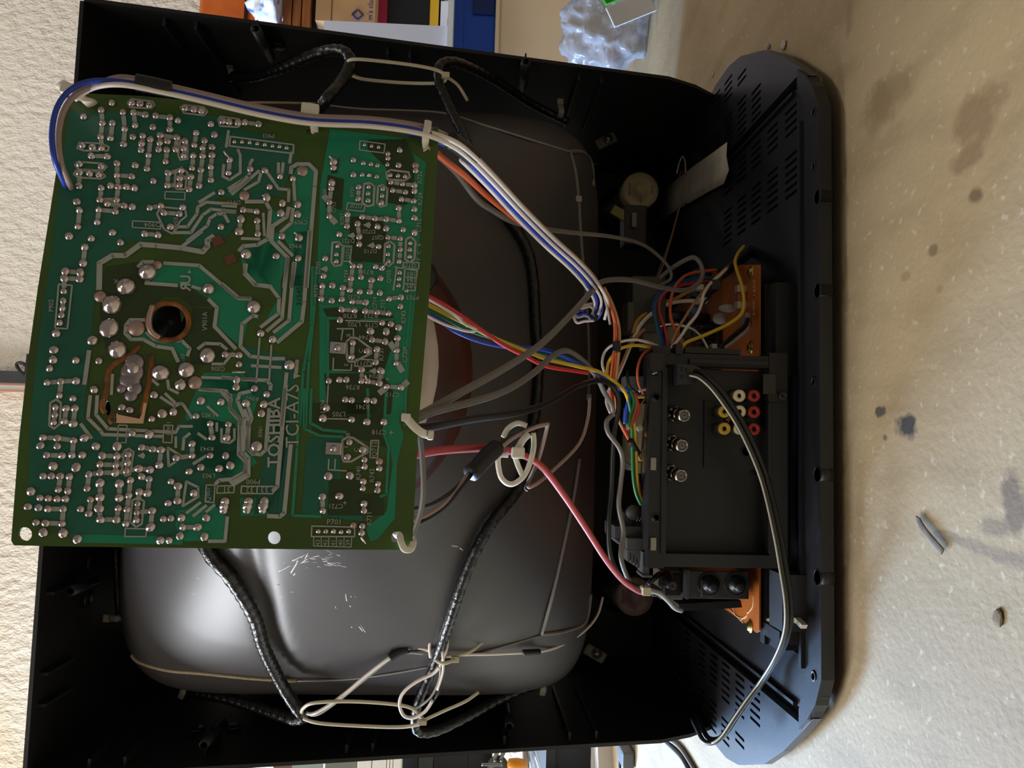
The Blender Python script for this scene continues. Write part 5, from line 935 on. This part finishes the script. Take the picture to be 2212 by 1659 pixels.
def main_board():
    z = .049; t = empty('main_circuit_board', (-.06, -.12, .02), 'brown phenolic main circuit board lying on the tray behind the jack panel', 'circuit board')
    PH = mat('phenolic', (176,96,30), .42, c2=(150,76,22), scale=30)
    def q(px, py): p = PZ(px, py, z); return p
    out = [q(1640,572), q(1640,1362), q(1633,1367), q(1618,1352), q(1560,1312), q(1470,1240), q(1430,900), q(1425,700), q(1530,590), q(1600,572)]
    MB().prism([(p.x, p.y, z) for p in out], (0, 0, -.0016)).build('substrate', PH, t)
    # chassis frame rails that carry the board
    MB().span((-.235, -.165, .02), (.10, -.155, .044)).build('frame_rail', ABS, t)
    a = q(1648, 575); b_ = q(1690, 750)
    MB().span((.012, -.185, .02), (.098, -.165, .042)).build('frame_end', ABS, t)
    MB().span((-.235, -.185, .02), (-.172, -.165, .04)).build('frame_end', ABS, t)
    for i, (px, py) in enumerate([(1623,588),(1622,752),(1621,1353)]):
        s_ = MB().lathe(PZ(px, py, z), (0,0,1), [(.0062,0),(.0062,.0008),(.0045,.001),(.0038,.003),(0,.0035)], 16).build('screw', BRASS, t)
        MB().box(PZ(px, py, z)+Vector((0,0,.0034)), (.005,.0008,.0008)).build('slot', DARK, s_)
    # fuse in its clips, printed rating beside it
    c1, c2 = PZ(1611,632,z), PZ(1611,666,z)
    fu = MB().lathe(c1+Vector((0,0,.006)), (c2-c1), [(.0032,0),(.0032,(c2-c1).length),(0,(c2-c1).length)], 14).build('fuse', mat('fuse_glass', (150,84,56), .15), t)
    for c in (PZ(1611,625,z), PZ(1611,660,z)):
        MB().bevbox(c+Vector((0,0,.005)), (.007,.008,.010), .0008).build('fuse_clip', mat('clip_tin', (200,186,164), .35, .6), t)
    SK = mat('silk_cream', (222,178,130), .6)
    def txt(s_, px, py, h):
        p = PZ(px, py, z+.0002); return lettering(s_, SK, p, (1,0,0), (0,1,0), h, t)
    ms = [txt('5A 125V', 1629, 636, .006), txt('F801', 1629, 663, .006)]
    join_meshes('lettering', ms, SK, t)
    sq = MB()
    for pts in [[(1600,1300),(1585,1310),(1590,1330),(1610,1335),(1615,1320)],[(1575,1315),(1590,1330),(1605,1345)],[(1628,1285),(1626,1310),(1615,1325)],[(1600,1340),(1612,1330)]]:
        sq.tube([PZ(x, y, z+.0003) for x, y in pts], .0006, seg=4)
    sq.build('silkscreen_print', SK, t)
    # disc capacitors, dabbed with white glue
    GL = mat('white_glue', (176,172,164), .6)
    for (px, py, rx, ry) in [(1572,666,26,9),(1555,688,20,13)]:
        p = PZ(px, py, z+.012); d = depth(p)
        bm = bmesh.new(); bmesh.ops.create_uvsphere(bm, u_segments=16, v_segments=10, radius=1); bm.verts.index_update()
        MB().add([p+Vector((v.co.x*ry*d/F, v.co.y*.006, v.co.z*rx*d/F*.8)) for v in bm.verts], [[v.index for v in f.verts] for f in bm.faces], True).build('disc_capacitor', GL, t); bm.free()
    # finned black heat sinks and transformers behind
    for k in range(9):
        p = PZ(1555-k*3, 640, z)
        MB().span((.03+.006*k*.9, -.06, z), (.032+.006*k*.9, -.03, z+.02)).build('heatsink_fin', PLASTIC, t)
    MB().bevbox((.055, -.045, z+.004), (.056,.038,.006), .001).build('heatsink_base', PLASTIC, t)
    MB().bevbox(PZ(1530,600,z+.010)+Vector((0,.03,0)), (.03,.03,.016), .002).build('line_filter', mat('filter_black', (20,20,22), .4), t)
    wb = MB().bevbox(PZ(1530,625,z+.03)+Vector((0,0,0)), (.010,.05,.010), .001).build('relay_block', mat('grey_block', (36,36,35), .5), t)
    for (px, py, s_, c, n) in [(1395,655,(.05,.03,.035),(44,44,40),'transformer'),(1380,690,(.03,.03,.03),(70,66,50),'transformer'),(1405,728,(.028,.02,.02),(96,92,88),'metal_can'),(1400,705,(.02,.02,.02),(30,30,32),'connector_block'),(1455,725,(.016,.02,.018),(122,116,84),'connector_block'),(1480,722,(.014,.02,.02),(30,30,30),'connector_block'),(1368,830,(.014,.016,.02),(110,110,112),'connector_block'),(1385,842,(.01,.014,.016),(60,60,62),'connector_block')]:
        p = P(px, py, -.10 if py < 760 else -.165)
        MB().bevbox(p, s_, .0015).build(n, mat('blk_%d' % px, c, .45), t)
    for (px, py, c) in [(1512,622,(206,200,180)),(1515,650,(206,196,186))]:
        MB().bevbox(P(px, py, -.10), (.006,.012,.010), .001).build('white_connector', mat('conn_%d' % py, c, .5), t)
    for (px, py, c) in [(1502,632,(60,110,140)),(1500,670,(60,104,160))]:
        bm = bmesh.new(); bmesh.ops.create_uvsphere(bm, u_segments=12, v_segments=8, radius=1); bm.verts.index_update(); p = P(px, py, -.09)
        MB().add([p+Vector((v.co.x*.005, v.co.y*.003, v.co.z*.005)) for v in bm.verts], [[v.index for v in f.verts] for f in bm.faces], True).build('varistor', mat('var_%d' % py, c, .4), t); bm.free()
    for (px, py, r, h) in [(1440,690,.009,.03),(1470,690,.007,.025),(1420,690,.006,.02),(1450,715,.005,.02)]:
        p = PZ(px+60, py, z); MB().lathe(p, (0,0,1), [(r,0),(r,h),(r*.9,h+.001),(0,h+.001)], 18).build('electrolytic_capacitor', mat('elco', (28,30,40), .35), t)
    # mains wires soldered to the board beside the panel
    MB().tube([PZ(1615,690,z+.004), PZ(1608,705,z+.012), P(1585,725,-.165), P(1560,748,-.18), P(1548,760,-.185)], .0024, seg=8).build('mains_lead', BLK, t)
    MB().tube([PZ(1618,700,z+.004), PZ(1612,716,z+.012), P(1588,735,-.168), P(1566,752,-.182)], .0018, seg=8).build('mains_lead', GRY2, t)
    MB().bevbox(PZ(1612,692,z+.003), (.014,.012,.006), .001).build('terminal', mat('term', (160,150,130), .4, .6), t)
main_board()
def tuner():
    t = empty('tuner_can', P(1395,950,-.175), 'tarnished metal tuner can edge beside the jack panel', 'tuner')
    TN = mat('tarnished_tin', (136,122,92), .5, .5, c2=(104,92,66), scale=60)
    a, b_ = P(1392,872,-.19), P(1406,1022,-.19)
    MB().span((a.x, -.19, a.z), (b_.x, -.10, b_.z)).build('can', TN, t)
    p = P(1398,938,-.191); MB().lathe(p, (0,-1,0), [(.003,0),(.0028,.0006),(0,.0008)], 12).build('solder_blob', mat('rust', (150,100,50), .4, .5), t)
    a, b_ = P(1386,1000,-.186), P(1397,1024,-.186)
    MB().span((a.x, -.186, a.z), (b_.x, -.15, b_.z)).build('green_board_edge', mat('edge_green', (70,76,50), .5), t)
    p = P(1381,925,-.185); MB().lathe(p, (0,-1,0), [(.003,0),(.003,.004),(.002,.005),(0,.005)], 12).build('plug', NYLON, t)
tuner()
def sinks():
    t = empty('heat_sink', P(1370,1170,-.15), 'grey finned aluminium heat sink left of the jack panel', 'heat sink')
    AL = mat('dull_aluminium', (92,92,94), .5, .3)
    def blk(x0, y0, x1, y1, Ya, Yb, n, M=AL):
        a, b_ = P(x0, y0, Ya), P(x1, y1, Ya); return MB().span((a.x, Ya, a.z), (b_.x, Yb, b_.z)).build(n, M, t)
    blk(1329,1137,1400,1165,-.17,-.12,'block', mat('dark_alu', (66,66,70), .5))
    MB().prism([P(1329,1165,-.17), P(1400,1165,-.17), P(1400,1185,-.17), P(1350,1185,-.17)], (0,.05,0)).build('block', MATS['dark_alu'], t)
    blk(1355,1163,1397,1188,-.18,-.15,'plate')
    MB().prism([P(1355,1188,-.18), P(1397,1188,-.18), P(1397,1222,-.18)], (0,.03,0)).build('plate', AL, t)
    for k in range(6):
        blk(1356+k*7, 1190+k*4.5, 1361+k*7, 1213+k*4.5, -.178, -.14, 'fin')
    blk(1389,1193,1402,1248,-.19,-.17,'bracket'); blk(1389,1243,1409,1248,-.195,-.17,'bracket')
    MB().lathe(P(1368,1107,-.165), (0,-1,0), [(.007,0),(.007,.0015),(0,.0016)], 20).build('mica_disc', AL, t)
    blk(1348,1108,1366,1136,-.16,-.13,'transistor', mat('transistor_grey', (72,72,76), .5))
    for k in range(3): MB().tube([P(1375+k*6,1126,-.168), P(1380+k*6,1117,-.168)], .0007, seg=6).build('pin', STEEL, t)
sinks()
def flyback():
    t = empty('flyback_transformer', P(1500,1280,-.15), 'black flyback transformer block with two adjuster knobs', 'transformer')
    BL = mat('flyback_black', (26,26,28), .45)
    def blk(x0, y0, x1, y1, Ya, Yb, n, M=BL, par=t):
        a, b_ = P(x0, y0, Ya), P(x1, y1, Ya); return MB().bevbox(((a.x+b_.x)/2, (Ya+Yb)/2, (a.z+b_.z)/2), (abs(a.x-b_.x), abs(Ya-Yb), abs(a.z-b_.z)), .0012).build(n, M, par)
    blk(1482,1232,1618,1295,-.165,-.10,'body')
    br = blk(1428,1232,1476,1296,-.16,-.13,'bracket', mat('bracket_grey', (92,88,76), .5, .3))
    blk(1436,1240,1470,1288,-.165,-.15,'bracket_well', MATS['hole_black'], br)
    blk(1482,1230,1490,1295,-.175,-.15,'flange', mat('bracket_dark', (48,48,48), .5))
    MB().lathe(P(1440,1248,-.165), P(1455,1268,-.19)-P(1440,1248,-.165), [(.007,0),(.006,.012),(.004,.018),(.004,.022),(.002,.022),(0,.02)], 16).build('focus_outlet', BL, t)
    MB().tube([P(1400,1262,-.18), P(1412,1250,-.178), P(1425,1240,-.17), P(1440,1238,-.16)], .0026, seg=8).build('outlet_lead', BLK, t)
    for (px, py) in [(1540,1268),(1598,1268)]:
        a = P(px-8, py-6, -.165); d = (P(px+6, py+6, -.185)-a).normalized()
        k_ = MB().lathe(a, d, [(.0115,0),(.0112,.001),(.0098,.0012),(.0096,-.001),(.0070,-.001),(.0068,.004),(.0042,.0045),(.0040,.012),(.0034,.0135),(0,.0135)], 24).build('adjuster_knob', BL, t)
        MB().bevbox(a+d*.0138, (.0055,.001,.0012), .0003).build('slot', MATS['hole_black'], k_)
    blk(1515,1252,1520,1290,-.168,-.16,'ridge', MATS['bracket_dark'])
    MB().prism([P(1465,1305,-.15), P(1600,1297,-.15), P(1603,1312,-.15), P(1525,1318,-.15), P(1470,1320,-.15)], (0,.05,0)).build('foot_plate', MATS['hole_black'], t)
    MB().tube([P(1402,1275,-.2), P(1425,1282,-.19), P(1445,1300,-.175), P(1458,1314,-.165), P(1472,1319,-.155)], .0022, seg=8).build('earth_lead', GRY2, t)
    blk(1410,1274,1432,1290,-.18,-.15,'connector', mat('conn_dark', (70,68,64), .5))
flyback()
def standoffs():
    t = empty('plastic_standoff', PZ(1660,1340,.02), 'white nylon standoff lying on the tray by the power cord', 'standoff')
    MB().tube([PZ(1647,1339,.04), PZ(1664,1340,.04), PZ(1678,1340,.04)], .0026, seg=10).build('pin', mat('old_nylon', (196,184,160), .5), t)
    MB().prism([PZ(1712,1338,.03), PZ(1728,1334,.03), PZ(1745,1350,.03), PZ(1742,1358,.03), PZ(1730,1346,.03), PZ(1714,1346,.03)], (0,0,.005)).build('foot', MATS['old_nylon'], t)
    MB().span((-.226, -.20, .02), (-.215, -.13, .045)).build('carrier_bar', ABS, t)
    a, b_ = PZ(1662,1230,.045), PZ(1690,1365,.045)
    MB().span((a.x, a.y, .02), (b_.x, b_.y, .045)).build('carrier_bar', mat('carrier_grey', (44,44,46), .5), t)
standoffs()
# speakers on the cabinet front below the tube
def speaker(px, py, lab, c, pink):
    p = P(px, py, .22); t = empty('speaker', (p.x, .33, .02), lab, 'speaker')
    MB().lathe((p.x, .325, p.z), (0,-1,0), [(.044,0),(.044,.004),(.04,.008),(.03,.04),(.028,.06)], 28).build('basket', PLASTIC_IN, t)
    MB().lathe((p.x, .268, p.z), (0,-1,0), [(.031,0),(.031,.012),(.029,.013)], 28).build('magnet_ring', DARK, t)
    lb = MB().lathe((p.x, .246, p.z), (0,-1,0), [(.0275,0),(.0275,.022),(.0265,.024),(.011,.024),(.0105,.0225),(0,.0225)], 32).build('magnet_cap', c, t)
    INK = mat('speaker_ink', (70,56,40), .6)
    ms = []
    # ring of small print on the magnet label
    for s_, a in (('SPK-1223', 90), ('10W 8', 270), ('4 5 0', 180)):
        r = math.radians(a); o = Vector((p.x+.016*math.cos(r),   .2215, p.z+.017*math.sin(r)))
        ms.append(lettering(s_, INK, o, (1,0,0), (0,0,1), .0034, t))
    join_meshes('lettering', ms, INK, t)
    MB().span((p.x-.05, .325, p.z-.005), (p.x+.05, .335, p.z+.005)).build('mount_bar', PLASTIC_IN, t)
    for dx in (-.046, .046): MB().lathe((p.x+dx, .324, p.z), (0,-1,0), [(.004,0),(.003,.003),(0,.004)], 12).build('mount_screw', STEEL, t)
    return t
sr = speaker(1385, 409, 'round speaker magnet with yellowed label, right of the chassis', mat('spk_label', (236,216,160), .45, c2=(206,190,150), scale=30), 0)
sl_ = speaker(1372, 1290, 'round speaker magnet with dusky pink label, behind the flyback', mat('spk_label_pink', (180,156,150), .45, c2=(160,124,122), scale=30), 1)
tb = MB().bevbox(P(1368,492,.06), (.05,.03,.028), .002).build('connector_block', mat('cb_dark', (24,24,26), .5)); tag(tb, 'dark terminal block under the right speaker', 'terminal block')
x = MB().bevbox(P(1370,475,.04), (.018,.002,.006), .0006).build('terminal_strip', mat('cb_cream', (120,112,100), .5), None); tag(x, 'pale terminal strip on the dark block by the speaker', 'terminal strip')
x = MB().bevbox(P(1345,465,.05), (.012,.004,.03), .0006, Matrix.Rotation(.5, 3, 'Y')).build('paper_shim', mat('shim_yellow', (120,116,60), .6)); tag(x, 'yellowish paper shim beside the right speaker', 'shim')
# masking tape on the right tray wing
def tape():
    z = .0258
    up = [(1568,307),(1540,330),(1500,358),(1465,385),(1425,420)]; lo = [(1566,397),(1535,412),(1500,432),(1460,455),(1417,485)]
    v = []; f = []
    n = 5
    for i in range(n):
        for k in range(4):
            t_ = k/3; px = up[i][0]*(1-t_)+lo[i][0]*t_; py = up[i][1]*(1-t_)+lo[i][1]*t_
            if i == 0: px += [3,2,8,-2][k]
            v.append(PZ(px, py, z+.0012*math.sin(i*1.7+k*1.1)+(.002 if i == 0 else 0)))
    top = [p+Vector((0,0,.0004)) for p in v]; m_ = len(v)
    for i in range(n-1):
        for k in range(3):
            a = i*4+k; f += [(a, a+1, a+5, a+4), (m_+a, m_+a+4, m_+a+5, m_+a+1)]
    bd_ = [0,1,2,3,7,11,15,19,18,17,16,12,8,4]
    f += [(bd_[i], bd_[(i+1) % 14], m_+bd_[(i+1) % 14], m_+bd_[i]) for i in range(14)]
    tag(MB().add(v+top, f, True).build('masking_tape', mat('masking_tape', (238,230,212), .55, c2=(222,212,192), scale=50)), 'wide strip of cream masking tape stuck on the right tray wing', 'tape')
tape()
tag(MB().lathe(PZ(1541,161,.0205), (0,0,1), [(.004,0),(.0035,.0012),(0,.0016)], 10).build('paint_fleck', mat('fleck', (150,150,140), .6)), 'small pale fleck stuck on the right tray wing', 'fleck')
# ------------------------------------------------------------------ things stored right of the set (top of the photo)
def right_stack():
    Y0 = .62
    def face(x0, y0, x1, y1, Y): return P(x0, y0, Y), P(x1, y1, Y)
    # tan box on the floor: front face seen, bottom edge on the floor
    X0 = PZ(1336, 100, 0); xl = .60
    CB = mat('tan_laminate', (236,214,184), .5, c2=(230,206,174), scale=6)
    t = empty('tan_storage_box', (1.0, X0.y, 0), 'large tan laminate storage box on the floor under the blue bin', 'box')
    zt = P(1078, 60, X0.y).z
    MB().span((xl, X0.y, .0), (1.5, X0.y+.45, zt)).build('body', CB, t)
    MB().span((xl-.002, X0.y-.006, .0), (1.502, X0.y, .012)).build('edge_strip', mat('tan_edge2', (190,164,130), .5), t)
    zl = P(1070, 60, X0.y).z
    MB().span((xl-.004, X0.y-.004, zt), (1.504, X0.y+.454, zl)).build('lid', mat('tan_lid', (240,222,194), .5), t)
    # blue bin on the box
    zb1 = P(981, 60, X0.y+.02).z
    BL = mat('blue_plastic', (30,92,214), .35)
    t = empty('blue_storage_bin', (1.0, X0.y+.02, zl), 'blue plastic storage bin standing on the tan box', 'bin')
    MB().bevbox((1.02, X0.y+.20, (zl+zb1)/2), (.82,.36,zb1-zl), .006).build('body', BL, t)
    zr = P(1000, 60, X0.y+.01).z
    MB().span((.61, X0.y+.012, zr), (1.43, X0.y+.02, zb1)).build('rim', BL, t)
    pt = P(1063, 38, X0.y+.018); MB().bevbox((pt.x+.03, X0.y+.018, pt.z+.02), (.05,.006,.05), .002).build('handle_recess', mat('blue_dark', (16,50,130), .4), t)
    # white board lying on the bin, papers standing
    zw = P(965, 62, X0.y-.02).z
    tag(MB().span((.60, X0.y-.06, zb1), (1.2, X0.y+.3, zb1+.012)).build('white_sheet', mat('white_board', (214,218,226), .5)), 'white foam board lying flat across the blue bin', 'board')
    z0 = zb1+.012
    YS = X0.y-.045; pf = [P(700,44,YS), P(830,50,YS), P(972,57,YS), P(974,120,YS), P(700,120,YS)]
    tag(MB().prism(pf, (0,.012,0)).build('foam_sheet', mat('foam_lavender', (208,214,232), .5)), 'white foam sheet leaning behind the cabinet in front of the black bag', 'sheet')
    a, b_ = P(957, 55, X0.y+.02), P(978, 0, X0.y+.02)
    tag(MB().span((.66, X0.y+.02, z0), (.95, X0.y+.05, P(952, 20, X0.y+.02).z)).build('paper_stack', mat('paper_white', (222,226,232), .6)), 'thin stack of white papers on the foam board', 'papers')
    x = MB().bevbox(P(972, 50, X0.y-.0), (.02,.01,.012), .001).build('red_cap', mat('red_plastic', (196,60,50), .4)); tag(x, 'small red cap beside the white papers', 'cap')
    # black tote with straps
    Z1 = P(948, 30, X0.y+.06).z; Z2 = P(818, 30, X0.y+.06).z
    t = empty('black_tote', (.9, X0.y+.06, Z1), 'black bag with yellow and red straps on the white board', 'bag')
    MB().bevbox((.95, X0.y+.2, (Z1+Z2)/2), (.6,.28,Z2-Z1), .02).build('body', mat('tote_black', (26,28,32), .5, bump=.3, bscale=60), t)
    for px, c, n in [(938,(222,176,40),'yellow'),(826,(176,36,70),'red')]:
        z_ = P(px, 30, X0.y+.05).z; MB().span((.646, X0.y+.05, z_-.01), (1.24, X0.y+.062, z_+.01)).span((.646, X0.y+.05, z_-.01), (.652, X0.y+.3, z_+.01)).build('strap', mat('strap_'+n, c, .5), t)
    for k in range(3): MB().span((.70, X0.y+.054, Z1+.03+k*.02), (.86, X0.y+.06, Z1+.036+k*.02)).build('seam', DARK, t)
    # cardboard carton
    Z3 = P(682, 20, X0.y).z
    CD = mat('cardboard', (206,166,120), .7, c2=(196,154,108), scale=8)
    t = empty('cardboard_carton', (.9, X0.y, Z2), 'brown cardboard carton with blue diamond logo above the black bag', 'box')
    xl2 = P(750, 48, X0.y).x
    MB().span((xl2, X0.y, Z2), (xl2+.5, X0.y+.35, Z3)).build('body', CD, t)
    INK = mat('carton_ink', (50,62,130), .6)
    c = P(772, 32, X0.y-.0006); s_ = .012; fr = MB()
    dia = [Vector((s_,0,0)), Vector((0,0,s_)), Vector((-s_,0,0)), Vector((0,0,-s_))]
    for i in range(4):
        a, b_ = c+dia[i], c+dia[(i+1) % 4]; fr.tube([a, a.lerp(b_, .5), b_], .0022, seg=4)
    fr.build('logo', INK, t)
    join_meshes('lettering', [lettering("m's club", INK, P(800, 18, X0.y-.0006), (1,0,0), (0,0,1), .012, t)], INK, t)
    MB().span((xl2, X0.y-.001, (Z2+Z3)/2+.03), (xl2+.5, X0.y, (Z2+Z3)/2+.032)).build('flap_seam', mat('carton_seam', (130,98,66), .7), t)
    x = MB().span((xl2-.02, X0.y+.02, Z3), (xl2+.4, X0.y+.3, Z3+.012)).build('dark_tray', DARK); tag(x, 'thin dark tray between the carton and the wooden crate', 'tray')
    # wooden crate, plastic bag, orange cloth
    Z4 = P(610, 10, X0.y).z; Z3 += .012
    t = empty('wooden_crate', (.9, X0.y, Z3), 'orange-brown wooden crate on the cardboard carton', 'crate')
    WD = mat('crate_wood', (176,108,56), .55, c2=(140,82,40), scale=12, stretch=(1,1,8))
    for k in range(3): MB().span((.60, X0.y, Z3+k*(Z4-Z3)/3), (1.1, X0.y+.3, Z3+(k+1)*(Z4-Z3)/3-.003)).build('plank', WD, t)
    bag_blob('clear plastic bag with blue print above the wooden crate', P(582, 5, X0.y-.02), (.05,.05,.045), mat('bag_white_blue', (206,210,218), .3, c2=(70,110,190), scale=26, lo=.55, hi=.62), Z4)
    Z5 = P(420, 5, X0.y+.1).z
    t = empty('orange_tool_case', (.9, X0.y+.1, Z4), 'orange plastic case above the crate at photo edge', 'case')
    MB().bevbox((.95, X0.y+.25, (Z4+Z5)/2+.03), (.55,.25,Z5-Z4-.06), .01).build('body', mat('orange_plastic', (206,104,40), .45, c2=(186,88,30), scale=20), t)
    MB().span((.69, X0.y+.12, (Z4+Z5)/2), (1.2, X0.y+.125, (Z4+Z5)/2+.006)).build('lid_seam', DARK, t)
def bag_blob(label, c, s_, M, zmin=0.0, name='plastic_bag', sub=4):
    bm = bmesh.new(); bmesh.ops.create_icosphere(bm, subdivisions=sub, radius=1); bm.verts.index_update(); rnd = random.Random(int(c.x*1e4))
    from mathutils import noise as NZ
    vs_ = []
    for v in bm.verts:
        k = 1 + .35*NZ.noise(v.co*2.1+Vector((c.x*7, 0, 0))) + .13*NZ.noise(v.co*5.3)+.10*NZ.noise(v.co*11)
        p = Vector((c.x+v.co.x*s_[0]*k, c.y+v.co.y*s_[1]*k, c.z+v.co.z*s_[2]*k)); p.z = max(p.z, zmin+.001); vs_.append(p)
    o = MB().add(vs_, [[v.index for v in f.verts] for f in bm.faces], True).build(name, M); bm.free(); return tag(o, label, 'bag')
right_stack()
def floor_bag():
    PL = mat('clear_plastic', (150,156,168), .22, alpha=.45, c2=(186,190,200), scale=14, bump=.9, bscale=30)
    c = PZ(1405, 30, 0)+Vector((0,.04,.07))
    bag_blob('crumpled clear plastic bag on the floor beside the tan box', c, (.085,.07,.085), PL, 0.0, 'plastic_bag', 5)
    p = P(1355, 15, c.y-.09)
    t = empty('green_package', (p.x, c.y-.08, 0), 'white and green printed package inside the plastic bag', 'package')
    R_ = Matrix.Rotation(-.45, 3, 'Y')
    MB().bevbox((p.x-.01, c.y-.10, p.z-.005), (.04,.004,.085), .002, R_).build('white_panel', mat('pkg_white', (230,230,232), .4), t)
    MB().bevbox((p.x+.035, c.y-.095, p.z+.02), (.05,.008,.07), .003, R_).build('green_panel', mat('pkg_green', (52,156,44), .4), t)
floor_bag()
# ------------------------------------------------------------------ things left of the set (bottom of the photo)
def left_clutter():
    def slab(name, lab, cat, x0, x1, y0, y1, Y, th, M, parent=None):
        a, b_ = P(x0, y0, Y), P(x1, y1, Y)
        o = MB().bevbox(((a.x+b_.x)/2, Y+th/2, (a.z+b_.z)/2), (abs(a.x-b_.x), th, abs(a.z-b_.z)), .002).build(name, M, parent)
        return tag(o, lab, cat) if lab else o
    Y = .75
    # shelf rack: uprights reach the floor
    t = empty('metal_shelf_rack', (P(900,1650,Y).x, Y, 0), 'grey metal rack with cross rails left of the cabinet', 'rack')
    RK = mat('rack_grey', (70,74,72), .45, .3); RK2 = mat('rack_dark', (24,25,26), .5)
    for x0, x1, M in [(866,902,RK2),(902,935,RK),(935,1010,RK2),(1010,1060,RK2)]:
        slab('rail', None, None, x0, x1, 1600, 1760, Y+.02, .02, M, t)
    zt = P(866,1650,Y).z; xx = P(900,1740,Y).x
    MB().span((xx-.03, Y+.02, 0), (xx, Y+.06, zt+.3)).build('upright', RK2, t)
    for px in (1068, 1082):
        MB().tube([P(px, 1640, Y-.01), P(px+8, 1622, Y-.01), P(px+26, 1600, Y-.01)], .004, seg=8).build('brace', mat('brace_steel', (120,118,112), .4, .5), t)
        MB().lathe(P(px+1, 1643, Y-.014), (0,-1,0), [(.004,0),(.003,.003),(0,.004)], 10).build('bolt', STEEL, t)
    MB().lathe(P(1075,1655,Y-.006), (0,-1,0), [(.022,0),(.022,.004),(0,.004)], 20).build('gusset', RK, t)
    # white trim boards stacked horizontally
    t = empty('white_trim_boards', (P(818,1650,Y).x, Y-.03, 0), 'stack of white painted trim boards beside the metal rack', 'trim boards')
    WT = mat('trim_white', (222,216,206), .5)
    for x0, x1 in [(773,800),(801,832),(833,839),(840,846),(847,862)]:
        slab('board', None, None, x0, x1, 1628, 1800, Y-.04, .03, WT, t)
    z_ = P(862,1640,Y).z; x_ = P(818,1720,Y).x
    MB().span((x_-.02, Y-.03, 0), (x_+.02, Y, z_)).build('support_post', RK2, t)
    gl = slab('glass_panel', 'pale green glass panel lying above the trim boards', 'glass', 630, 690, 1640, 1800, Y, .02, mat('glass_green', (140,152,142), .2))
    slab('glass_panel', 'greyish glass panel next to the white trim boards', 'glass', 702, 768, 1634, 1800, Y, .02, mat('glass_grey', (116,118,106), .2))
    slab('wood_offcut', 'dark brown wooden offcut at the photo edge by the cabinet', 'wood', 590, 626, 1648, 1800, Y, .03, mat('offcut', (96,64,48), .6))
    # tools
    t = empty('screwdriver', P(1112,1659,Y-.05), 'screwdriver with orange handle hanging beside the rack', 'screwdriver')
    MB().lathe(P(1098,1652,Y-.05), P(1135,1652,Y-.05)-P(1098,1652,Y-.05), [(.006,-.002),(.012,.002),(.013,.02),(.010,.034),(.006,.038)], 14).build('handle', mat('handle_orange', (216,134,26), .35), t)
    MB().tube([P(1085,1652,Y-.05), P(1070,1652,Y-.05), P(1040,1652,Y-.05)], .003, seg=8).build('shaft', STEEL, t)
    tag(MB().tube([P(1136,1610,Y-.03), P(1136,1640,Y-.03), P(1138,1720,Y-.03)], .007, seg=10).build('pipe', mat('pipe_grey', (160,152,146), .4, .3)), 'short grey pipe upright beside the screwdriver', 'pipe')
    t = empty('metal_shears', P(1155,1640,Y-.04), 'pair of bright metal shears leaning by the rack', 'shears')
    for a, b_ in [((1142,1612),(1152,1680)),((1152,1612),(1172,1680))]:
        MB().tube([P(*a, Y-.04), P((a[0]+b_[0])/2, (a[1]+b_[1])/2, Y-.04), P(*b_, Y-.04)], .004, seg=8, flat=.5, flatdir=Vector((0,1,0))).build('blade', mat('bright_steel', (190,204,230), .3, .5), t)
    a, b_ = P(1180, 1600, Y+.05), P(1212, 1760, Y+.05)
    t = empty('black_crate', ((a.x+b_.x)/2, Y+.05, 0), 'black plastic crate behind the shears', 'crate')
    MB().span((a.x, Y+.05, 0.02), (b_.x, Y+.4, a.z)).build('body', RK2, t); MB().span((a.x+.004, Y+.046, a.z-.02), (b_.x, Y+.05, a.z)).build('rim', PLASTIC, t)
    # bleached plank on the floor with a crack
    t = empty('bleached_plank', PZ(1360,1640,0), 'bleached wooden plank lying flat on the lit floor', 'plank')
    q = [PZ(1216,1600,.03), PZ(1216,1800,.03), PZ(1300,1800,.03), PZ(1290,1590,.03)]
    MB().prism([(p.x, p.y, .0) for p in q], (0,0,.03)).build('body', mat('bleached', (206,198,188), .7, c2=(190,176,156), scale=9, stretch=(1,6,1)), t)
    MB().tube([PZ(1262,1595,.0305), PZ(1264,1640,.0305), PZ(1258,1720,.0305)], .0012, seg=4).build('crack', DARK, t)
    # cables on the floor
    def fc(lab, M, r, pts): tag(MB().tube([PZ(x, y, r) for x, y in pts], r, seg=8).build('floor_cable', M), lab, 'cable')
    fc('black cable looping on the floor left of the cabinet', BLK, .003, [(1430,1595),(1452,1615),(1475,1640),(1495,1680)])
    fc('brown cable beside the black one on the floor', mat('cable_brown', (92,74,60), .5), .003, [(1432,1590),(1462,1608),(1482,1632),(1510,1680)])
    fc('thin black cord lying near the floor plug', BLK, .0025, [(1348,1585),(1340,1620),(1338,1680)])
    t = empty('floor_plug', PZ(1350,1630,0), 'grey plug on the floor beneath the cabinet edge', 'plug')
    MB().bevbox(PZ(1352,1632,.012), (.03,.05,.022), .004).build('body', mat('plug_grey', (84,84,88), .5), t)
    MB().bevbox(PZ(1345,1618,.010), (.04,.012,.014), .003).build('collar', mat('plug_grey', (84,84,88), .5), t)
left_clutter()
